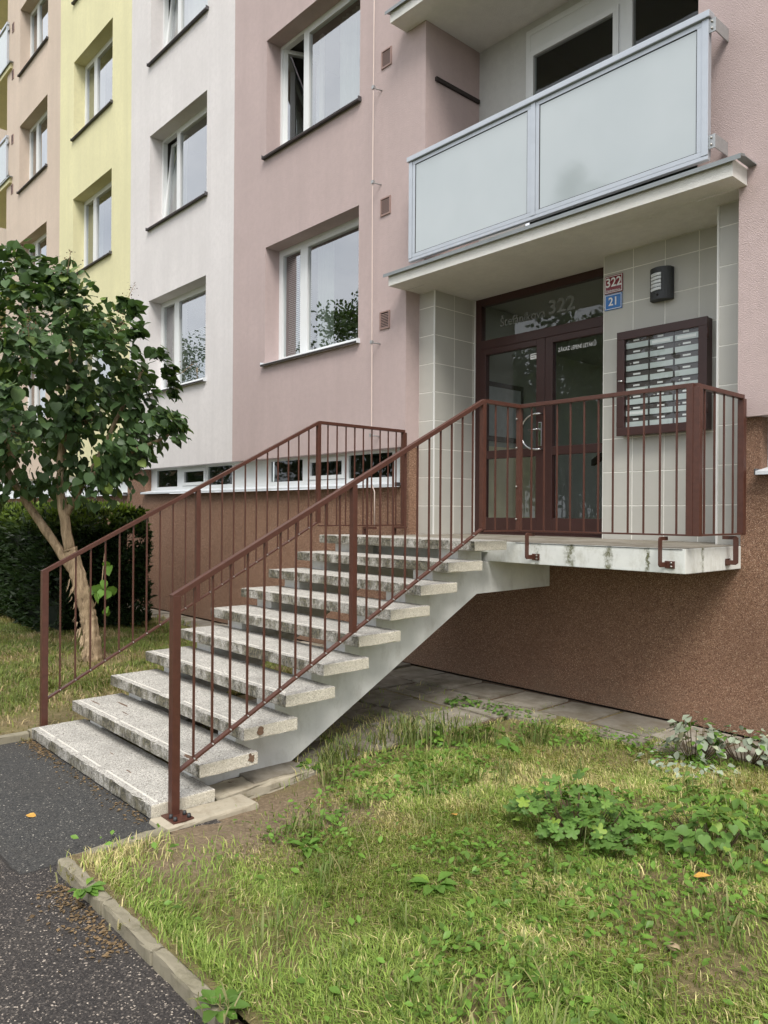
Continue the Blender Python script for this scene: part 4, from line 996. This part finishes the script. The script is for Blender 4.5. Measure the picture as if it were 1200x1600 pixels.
# brown seed panicles
pan = RNG.choice(np.arange(58, len(lobes)), 6).tolist()+list(range(0, 18))
for li_ in pan:
    p0 = lobes[li_]+(lobes[li_]-CC)*.10; d = (lobes[li_]-CC); d = d/np.linalg.norm(d)+np.array([0, 0, .7]); d /= np.linalg.norm(d)
    tube('twig', [tuple(lobes[li_]-.1*d), tuple(p0), tuple(p0+d*.17)], [.006, .004, .002], 'bark', lil, 5)
    n = 40; t = RNG.random(n); rad2 = .05*(1-t)+.006; q = p0+d*t[:, None]*.19+RNG.normal(0, 1, (n, 3))*rad2[:, None]
    tv = np.array([(0, 0, 0), (.4, .5, .1), (0, 1, 0), (-.4, .5, -.1)]); tf = np.array([(0, 1, 2), (0, 2, 3)])
    V, F, _ = scatter(tv, tf, q-TB, frames(RNG.normal(size=(n, 3)), RNG.normal(size=(n, 3))), RNG.uniform(.012, .022, n))
    prop(put('seed_panicle', fastmesh('seed_panicle', V, F, 'seed'), tuple(TB), lil), kind='stuff')
# fresh shoots at the trunk
SM = leaf_meshes('leaf', hv, hf, 'weed_leaf', 2, .03)
for i in range(16):
    z = random.uniform(.55, 1.15); p = Vector((-1.86+random.uniform(-.05, .13), -2.44+random.uniform(-.06, .1), z))
    d = np.array([[random.uniform(-.3, .6), random.uniform(-.4, .4), -.6]]); o = put('shoot_leaf', SM[i % 2], p, lil, Matrix(frames(d, np.array([[.6, -.6, .5]])+RNG.normal(0, .3, (1, 3)))[0].tolist())); o.scale = (random.uniform(.07, .11),)*3
tube('shoot', [(-1.98, -2.5, .5), (-1.85, -2.42, .8), (-1.82, -2.40, 1.2)], [.008, .006, .004], 'bark', lil, 6)

# --- dark clipped conifer hedge
HB = (-6.4, -1.5, 0)
hed = thing('hedge', HB, 'dense dark green conifer hedge behind the lilac tree', 'hedge')
hx0, hx1, hy0, hy1, hz = -9.5, -4.05, -2.25, -.85, 1.68
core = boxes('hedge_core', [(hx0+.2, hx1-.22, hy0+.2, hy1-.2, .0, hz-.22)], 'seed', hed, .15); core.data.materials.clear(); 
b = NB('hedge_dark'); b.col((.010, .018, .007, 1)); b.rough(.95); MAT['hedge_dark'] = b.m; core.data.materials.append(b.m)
n = 62000; u = RNG.random((n, 3)); P_ = np.stack([hx0+(hx1-hx0)*u[:, 0], hy0+(hy1-hy0)*u[:, 1], .08+(hz-.08)*u[:, 2]], 1)
side = RNG.integers(0, 10, n)
P_[side < 4, 1] = hy0+np.abs(RNG.normal(0, .07, (side < 4).sum())); P_[(side >= 4) & (side < 7), 2] = hz-np.abs(RNG.normal(0, .07, ((side >= 4) & (side < 7)).sum()))
m1 = (side >= 7); P_[m1, 0] = hx1-np.abs(RNG.normal(0, .08, m1.sum()))
lump = (vnoise(P_[:, 0]*1.0+P_[:, 1], P_[:, 2], 3.2)-.5)*.46
ctr = np.array([(hx0+hx1)/2, (hy0+hy1)/2, hz/2]); nn = np.zeros((n, 3)); nn[side < 4, 1] = -1; nn[(side >= 4) & (side < 7), 2] = 1; nn[m1, 0] = 1
P_ += nn*lump[:, None]
# round the edges
ex = np.maximum((P_[:, 0]-(hx1-.35))/.35, 0); ey = np.maximum(((hy0+.35)-P_[:, 1])/.35, 0); ez = np.maximum((P_[:, 2]-(hz-.3))/.3, 0)
ok = ex**2+ey**2+ez**2 < 1.35; P_ = P_[ok]; nn = nn[ok]; n = len(P_)
tv = np.array([(0, 0, 0), (.17, .45, .03), (0, 1, -.06), (-.17, .45, .03)]); tf = np.array([(0, 1, 2), (0, 2, 3)])
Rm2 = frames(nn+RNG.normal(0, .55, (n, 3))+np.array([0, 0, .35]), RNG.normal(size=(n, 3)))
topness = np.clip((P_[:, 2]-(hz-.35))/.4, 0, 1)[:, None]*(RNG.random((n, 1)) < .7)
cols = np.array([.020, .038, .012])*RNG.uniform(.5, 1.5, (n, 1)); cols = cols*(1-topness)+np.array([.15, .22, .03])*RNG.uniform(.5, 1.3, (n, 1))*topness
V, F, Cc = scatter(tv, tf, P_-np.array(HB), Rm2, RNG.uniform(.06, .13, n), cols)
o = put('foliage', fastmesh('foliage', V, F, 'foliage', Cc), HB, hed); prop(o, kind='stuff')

# --- grass
def grass_field(name, n, x0, x1, y0, y1, dens, hmin, hmax, wid, label, tint=(1, 1, 1), extra_dry=0):
    x = RNG.uniform(x0, x1, n); y = RNG.uniform(y0, y1, n); ok = (~is_path(x, y)) & (RNG.random(n) < dens(x, y)); x, y = x[ok], y[ok]; n = len(x)
    z = lawn_h(x, y)-.004
    clump = vnoise(x+5, y+2, 6.0); dryn = vnoise(x+20, y+7, 1.5)*.55+vnoise(x+3, y+40, 5)*.45
    h = RNG.uniform(hmin, hmax, n)*(.55+.9*clump)*(.75+.5*vnoise(x, y, 1.1))
    az = RNG.uniform(0, 2*np.pi, n); lean = RNG.uniform(.25, 1.5, n); d = np.stack([np.cos(az), np.sin(az)], 1)
    # combed direction per clump
    ca = 6.28*vnoise(x+50, y+50, 2.2); d = d*.9+np.stack([np.cos(ca), np.sin(ca)], 1)*.35
    s = np.stack([-d[:, 1], d[:, 0]], 1); w = RNG.uniform(.6, 1.25, n)*wid
    b0 = np.stack([x, y, z], 1); mid = b0+np.stack([d[:, 0]*h*lean*.30, d[:, 1]*h*lean*.30, h*.62], 1); tip = b0+np.stack([d[:, 0]*h*lean, d[:, 1]*h*lean, h*np.clip(1.05-.32*lean, .3, 1)], 1)
    sv = np.concatenate([s, np.zeros((n, 1))], 1)*w[:, None]
    V = np.stack([b0-sv*.5, b0+sv*.5, mid+sv*.45, mid-sv*.45, tip], 1).reshape(-1, 3)
    F = (np.array([(0, 1, 2), (0, 2, 3), (3, 2, 4)])[None]+(np.arange(n)*5)[:, None, None]).reshape(-1, 3)
    r = RNG.random(n); dry = np.clip((dryn-.42)*2.8+.35*np.exp(-((x-2.9)/.7)**2)*(y < -2.4)+extra_dry, 0, 1)
    g1 = np.array([.140, .245, .036]); g2 = np.array([.31, .375, .085]); st_ = np.array([.62, .54, .26])
    c = g1+(g2-g1)*np.clip(.15+.6*RNG.random(n)+.45*dry, 0, 1)[:, None]
    isd = r < .07+.55*dry**1.4; c[isd] = st_*RNG.uniform(.65, 1.15, (isd.sum(), 1))
    c *= RNG.uniform(.6, 1.35, (n, 1))*np.array(tint)
    o = put(name, fastmesh(name, V, F, 'grass_blade', np.repeat(c, 5, axis=0))); prop(o, label, 'grass', None, 'stuff'); return o
def dens_near(x, y):
    bare = np.exp(-(((x-2.90)/.52)**4+((y+3.52)/.70)**4))
    d = 1-.975*bare; d = d*np.clip((vnoise(x+1, y+8, 2.6)-.18)*3.2, .22, 1)
    d = np.where((x < KX+.07) | (y < KY+.05), d*.12, d)
    d = np.where(y > -.55, d*np.where((x > 1.9) & (vnoise(x, y, 2.5) > .62), .25, .0), d)
    d = np.where((y > -.80) & (y <= -.55), d*.55, d)
    d = np.where((x < 2.45) & (y > -3.3), d*np.where(vnoise(x+3, y+3, 2.2) > .66, .22, .01), d)
    return d
grass_field('grass', 400000, 2.4, 7.2, KY+.01, -.2, dens_near, .020, .055, .0038, 'short mixed lawn grass with dry straw patches right of the stairs')
grass_field('grass', 110000, -7.5, .44, -5.5, -.35, lambda x, y: np.where(((x+1.95)**2+(y+2.46)**2 < .16) | ((x > -.1) & (y < -3.2)), .12, np.where(y > -.6, .3, .95)), .03, .075, .0075, 'sunlit lawn grass around the lilac tree left of the stairs', (.66, .60, .66), .30)
grass_field('grass', 9000, 1.2, 2.5, -2.9, -.5, lambda x, y: np.where(vnoise(x+3, y+3, 2.2) > .55, .55, .06), .03, .09, .0045, 'thin grass growing between the paving slabs under the stairs')
# long stray stems
def tufts(name, spots, label, n=60, h=(.10, .22), w=.004, spread=.07, col=((.10, .16, .03), (.30, .28, .12))):
    Vs, Fs, Cs, k = [], [], [], 0
    for (x, y, sc_) in spots:
        for i in range(int(n*sc_)):
            bx, by = x+RNG.normal(0, spread*sc_), y+RNG.normal(0, spread*sc_); hh = RNG.uniform(*h)*sc_; a = RNG.uniform(0, 6.28); l = RNG.uniform(.2, 1.1)
            dx, dy = math.cos(a), math.sin(a); zz = float(lawn_h(bx, by)); ww = w*RNG.uniform(.6, 1.3)
            P0 = np.array([bx, by, zz]); P1 = P0+[dx*hh*l*.2, dy*hh*l*.2, hh*.5]; P2 = P0+[dx*hh*l*.55, dy*hh*l*.55, hh*.85]; P3 = P0+[dx*hh*l, dy*hh*l, hh*(1.0-.25*l)]
            sv = np.array([-dy, dx, 0])*ww
            Vs += [P0-sv, P0+sv, P1+sv*.9, P1-sv*.9, P2+sv*.7, P2-sv*.7, P3]; Fs += [(k, k+1, k+2), (k, k+2, k+3), (k+3, k+2, k+4), (k+3, k+4, k+5), (k+5, k+4, k+6)]; k += 7
            c = np.array(col[0])+(np.array(col[1])-np.array(col[0]))*RNG.random()**2; Cs += [c]*7
    o = put(name, fastmesh(name, np.array(Vs), np.array(Fs), 'grass_blade', np.array(Cs))); return prop(o, label, 'grass', None, 'stuff')
tufts('grass_tuft', [(2.50, -1.95, 1.1), (2.62, -1.75, 1.2), (2.40, -2.45, .9), (2.45, -2.62, .8), (2.8, -1.6, 1.1), (2.75, -2.85, .7), (2.35, -2.1, .8), (3.05, -1.2, 1.0), (2.2, -1.7, .8)], 'taller green grass tufts along the edge of the paving')
tufts('grass_tuft', [(RNG.uniform(2.9, 6), RNG.uniform(-4.2, -.9), RNG.uniform(.45, .95)) for i in range(70)], 'scattered longer grass tufts standing out of the lawn', 26, (.08, .17), .0035, .06)
tufts('grass_tuft', [(RNG.uniform(3.2, 5.6), RNG.uniform(-4.1, -1.2), 1) for i in range(22)], 'single long pale grass stems in the lawn', 2, (.12, .24), .0011, .05, ((.2, .22, .08), (.45, .4, .22)))
tufts('grass_tuft', [(2.9, -4.47, .45), (3.0, -4.48, .4), (3.5, -4.48, .35), (4.25, -4.45, .8), (.55, -3.95, .4)], 'dry grass wisps along the kerb edge', 30, (.05, .11), .003, .07, ((.2, .2, .08), (.42, .36, .2)))
# --- low ground-cover leaves in the lawn (clover, plantain)
slv, slf = simple_leaf(.30, .1)
n = 15000; x = RNG.uniform(2.6, 6.5, n); y = RNG.uniform(-4.3, -.6, n); k = (vnoise(x+30, y+11, 2.0) > .56) | (RNG.random(n) < .06); k &= RNG.random(n) > .93*np.exp(-(((x-2.78)/.4)**4+((y+3.45)/.6)**4)); x, y = x[k], y[k]; n = len(x)
az = RNG.uniform(0, 6.28, n); dd = np.stack([np.cos(az), np.sin(az), RNG.uniform(-.1, .9, n)], 1); nn2 = np.stack([RNG.normal(0, .3, n), RNG.normal(0, .3, n), np.ones(n)], 1)
cols = np.array([.13, .24, .04])*RNG.uniform(.6, 1.45, (n, 1))
V, F, Cc = scatter(slv, slf, np.stack([x, y, lawn_h(x, y)+RNG.uniform(.005, .045, n)], 1), frames(dd, nn2), RNG.uniform(.014, .050, n), cols)
o = put('ground_cover', fastmesh('ground_cover', V, F, 'foliage', Cc)); prop(o, 'small clover and plantain leaves spread through the lawn', 'weeds', None, 'stuff')

# --- individual plants
LOB = leaf_meshes('leaf', *lobed_leaf(), 'lobed_leaf', 3, .02); WEED = leaf_meshes('leaf', *simple_leaf(.26, .25), 'weed_leaf', 3, .02); DUST = leaf_meshes('leaf', *simple_leaf(.36, .3), 'dusty_leaf', 3, .02); HW = leaf_meshes('leaf', hv, hf, 'lobed_leaf', 2, .03)
GROUPS = {'dandelion': 'dandelion rosettes in the lawn', 'dusty_weed': 'whitish weeds at the plinth', 'plantain': 'plantains along the edges', 'leafy_weed': 'green weeds in the lawn', 'creeping_weed': 'creeping weeds on the paving', 'bramble_plant': 'leafy plants in the lawn'}
def plant(name, x, y, label, cat, meshes, n, rx, ry, h, size, rosette=False, group=None, stems=True):
    group = group or GROUPS.get(name)
    z = float(lawn_h(x, y)); t = thing(name, (x, y, z), label, cat, group)
    for i in range(n):
        a = random.uniform(0, 6.283); r = math.sqrt(random.random()); 
        if rosette:
            p = Vector((x+.02*math.cos(a), y+.02*math.sin(a), z+.012+random.random()*.01)); d = np.array([[math.cos(a), math.sin(a), random.uniform(.05, .6)]]); nm = np.array([[-.4*math.cos(a), -.4*math.sin(a), 1.]])
        else:
            hh = h*(1-.55*r*r)*random.uniform(.45, 1.0)
            p = Vector((x+rx*r*math.cos(a), y+ry*r*math.sin(a), z+hh)); d = np.array([[math.cos(a)*.8+random.uniform(-.5, .5), math.sin(a)*.8+random.uniform(-.5, .5), random.uniform(-.6, .25)]]); nm = np.array([[.35*math.cos(a)+random.uniform(-.3, .3), .35*math.sin(a)-.15+random.uniform(-.3, .3), .9]])
            if stems and i % 4 == 0:
                tube('stem', [(x+rx*r*.35*math.cos(a), y+ry*r*.35*math.sin(a), z-.01), (x+rx*r*.8*math.cos(a), y+ry*r*.8*math.sin(a), z+hh*.6), p], [.004, .003, .002], 'bark_twig', t, 5)
        o = put('leaf', random.choice(meshes), p, t, Matrix(frames(d, nm)[0].tolist())); o.scale = (random.uniform(*size),)*3
    return t
plant('bramble_plant', 4.20, -2.42, 'bushy plant with lobed green leaves in the lawn, left of its darker neighbour', 'plant', LOB, 190, .36, .24, .27, (.042, .085))
plant('bramble_plant', 4.72, -2.05, 'lower heart-leaved green plant in the lawn, right of the lobed plant', 'plant', HW, 170, .38, .26, .20, (.032, .065))
plant('dusty_weed', 3.97, -.72, 'upright weed with pale dusty leaves at the foot of the brown plinth', 'plant', DUST+WEED[:1], 90, .17, .13, .34, (.045, .085))
plant('dusty_weed', 4.22, -.52, 'sprawling weed with whitish leaves by the plinth, rightmost at the wall', 'plant', DUST+WEED[:2], 120, .28, .17, .28, (.04, .08))
plant('dusty_weed', 4.02, -.95, 'flattened whitish leafy weed lying in front of the pale upright weed', 'plant', DUST+WEED, 130, .38, .20, .09, (.03, .06), stems=False)
plant('leafy_weed', 4.48, -1.35, 'low tangled pale green weed right of the lawn, below the whitish weeds', 'plant', WEED, 80, .40, .22, .09, (.05, .09), stems=False)
plant('leafy_weed', 2.82, -1.45, 'bright green broad-leaved weed at the lawn edge beside the paving', 'plant', WEED, 48, .24, .18, .11, (.06, .11))
plant('leafy_weed', 2.55, -1.78, 'green weed growing in the tall grass next to the stair string', 'plant', WEED, 30, .15, .12, .12, (.05, .09))
plant('creeping_weed', 2.32, -.72, 'dark green creeping weed on the paving slabs near the plinth', 'plant', HW, 110, .34, .13, .07, (.018, .034), stems=False)
plant('creeping_weed', 1.95, -.80, 'small green weed growing from a paving joint below the landing', 'plant', HW, 60, .14, .12, .09, (.02, .04), stems=False)
plant('plantain', 3.12, -4.47, 'bright green plantain growing against the kerb face on the asphalt', 'plant', WEED, 15, .05, .05, .1, (.05, .085), True)
plant('plantain', 4.22, -4.46, 'plantain with long leaves at the near end of the kerb', 'plant', WEED, 14, .05, .05, .1, (.05, .10), True)
plant('plantain', 2.38, -2.72, 'dark green plantain at the foot of the stair string', 'plant', WEED, 13, .05, .05, .1, (.06, .10), True)
for i, (x, y, lab) in enumerate(((3.45, -3.55, 'dandelion rosette in the lawn nearest the bare soil'), (4.10, -3.35, 'dandelion rosette in the middle of the near lawn'), (4.75, -3.55, 'dandelion rosette in the right part of the near lawn'), (3.30, -2.55, 'dandelion rosette in the lawn behind the dry patch'))):
    plant('dandelion', x, y, lab, 'plant', WEED, 10, .05, .05, .1, (.06, .10), True)

def fallen(x, y, label, s, mat='dead_leaf', name='fallen_leaf', lift=.012):
    z = (float(lawn_h(x, y))+lift+.02) if not bool(is_path(x, y)) else .006
    V, F = simple_leaf(.42, .12); o = put(name, mesh_of(name, V*s, [tuple(int(q) for q in f) for f in F], mat), (x, y, z), None, (random.uniform(-.15, .15), .1, random.uniform(0, 6))); prop(o, label, 'leaf')
fallen(1.99, -4.36, 'orange fallen leaf lying alone on the asphalt path', .06); fallen(4.86, -2.40, 'yellow-orange fallen leaf on the lawn below the lobed plants', .075); fallen(3.66, -2.73, 'small yellow fallen leaf in the middle of the lawn', .05)
sm = bmesh.new(); bmesh.ops.create_icosphere(sm, subdivisions=2, radius=.02)
for v in sm.verts: v.co = Vector((v.co.x*1.3, v.co.y, v.co.z*.6))*random.uniform(.9, 1.1)
prop(put('pebble', bm_mesh('pebble', sm, 'stone', True), (5.03, -3.07, float(lawn_h(5.03, -3.07))+.03)), 'pale rounded stone lying in the lawn at lower right', 'stone')
# litter of dry leaves and grit along the lowest tread and the kerb: uncountable
n = 900; s1 = RNG.random(n) < .55
x = np.where(s1, RNG.uniform(.5, 2.5, n), RNG.uniform(2.9, 3.6, n)); y = np.where(s1, -3.885-np.abs(RNG.normal(0, .05, n)), -4.475-np.abs(RNG.normal(0, .07, n)))
x = np.where(s1 & (RNG.random(n) < .5), .55+np.abs(RNG.normal(0, .35, n)), x)
tv = np.array([(0, 0, 0), (.3, .5, .12), (0, 1, .02), (-.3, .5, .1)]); tf = np.array([(0, 1, 2), (0, 2, 3)])
az = RNG.uniform(0, 6.28, n); V, F, Cc = scatter(tv, tf, np.stack([x, y, np.full(n, .004)], 1), frames(np.stack([np.cos(az), np.sin(az), np.zeros(n)], 1), np.stack([RNG.normal(0, .2, n), RNG.normal(0, .2, n), np.ones(n)], 1)), RNG.uniform(.006, .028, n), np.array([.22, .15, .08])*RNG.uniform(.4, 1.6, (n, 1)))
o = put('leaf_litter', fastmesh('leaf_litter', V, F, 'foliage', Cc)); prop(o, 'brown dry leaf litter below the lowest tread and along the kerb', 'litter', None, 'stuff')

# --- trees across the lawn, seen as reflections in the door and windows
def big_tree(x, y, h, cr, label, n=5200, seed=1):
    r = np.random.default_rng(seed); t = thing('broadleaf_tree', (x, y, 0), label, 'tree', 'trees across the lawn')
    tube('trunk', [(x, y, -.1), (x+.05, y, h*.25), (x, y+.1, h*.5), (x+.1, y, h*.8)], [.20, .16, .11, .04], 'bark', t, 10)
    for i in range(9):
        a = 6.28*i/9+r.uniform(-.3, .3); z = h*r.uniform(.3, .7); tube('limb', [(x, y, z), (x+cr*.5*math.cos(a), y+cr*.5*math.sin(a), z+.5), (x+cr*.9*math.cos(a), y+cr*.9*math.sin(a), z+h*.12)], [.07, .045, .015], 'bark', t, 6)
    lob = np.array([(x+cr*.75*math.cos(a)*q, y+cr*.75*math.sin(a)*q, h*(.30+.62*u)) for a, q, u in zip(r.uniform(0, 6.28, 34), r.random(34)**.5, r.random(34))])
    li = r.integers(0, 34, n); of = r.normal(size=(n, 3)); of /= np.linalg.norm(of, axis=1, keepdims=True); p = lob[li]+of*(r.random((n, 1))**.5)*cr*.34
    sv, sf = simple_leaf(.34, .2); V, F, Cc = scatter(sv, sf, p-np.array([x, y, 0]), frames(r.normal(size=(n, 3)), r.normal(size=(n, 3))+np.array([0, 0, .6])), r.uniform(.10, .19, n), np.array([.05, .085, .025])*r.uniform(.6, 1.4, (n, 1)))
    prop(put('crown', fastmesh('crown', V, F, 'foliage', Cc), (x, y, 0), t), kind='stuff')
big_tree(-5.2, -9.6, 7.2, 2.9, 'broad green tree opposite the entrance, reflected across the door glass', 15000, 1)
big_tree(-16.0, -12.5, 10.4, 2.6, 'green tree reflected in the left part of the lower pink-wall window', 7000, 2)
big_tree(-20.5, -13.2, 9.6, 3.0, 'green tree standing between the two taller trees in the reflected row', 7000, 3)
big_tree(-28.0, -12.2, 11.0, 3.2, 'tall green tree reflected in the lower white-wall window', 7000, 4)
big_tree(-6.4, -14.2, 12.3, 1.5, 'slim tall tree faintly reflected in the balcony glass', 6000, 5)
big_tree(-23.0, -8.6, 4.6, 2.6, 'low bushy tree reflected in the basement window band', 6000, 6)
big_tree(-29.0, -11.0, 6.0, 3.0, 'farthest bushy tree of the reflected row', 6000, 7)
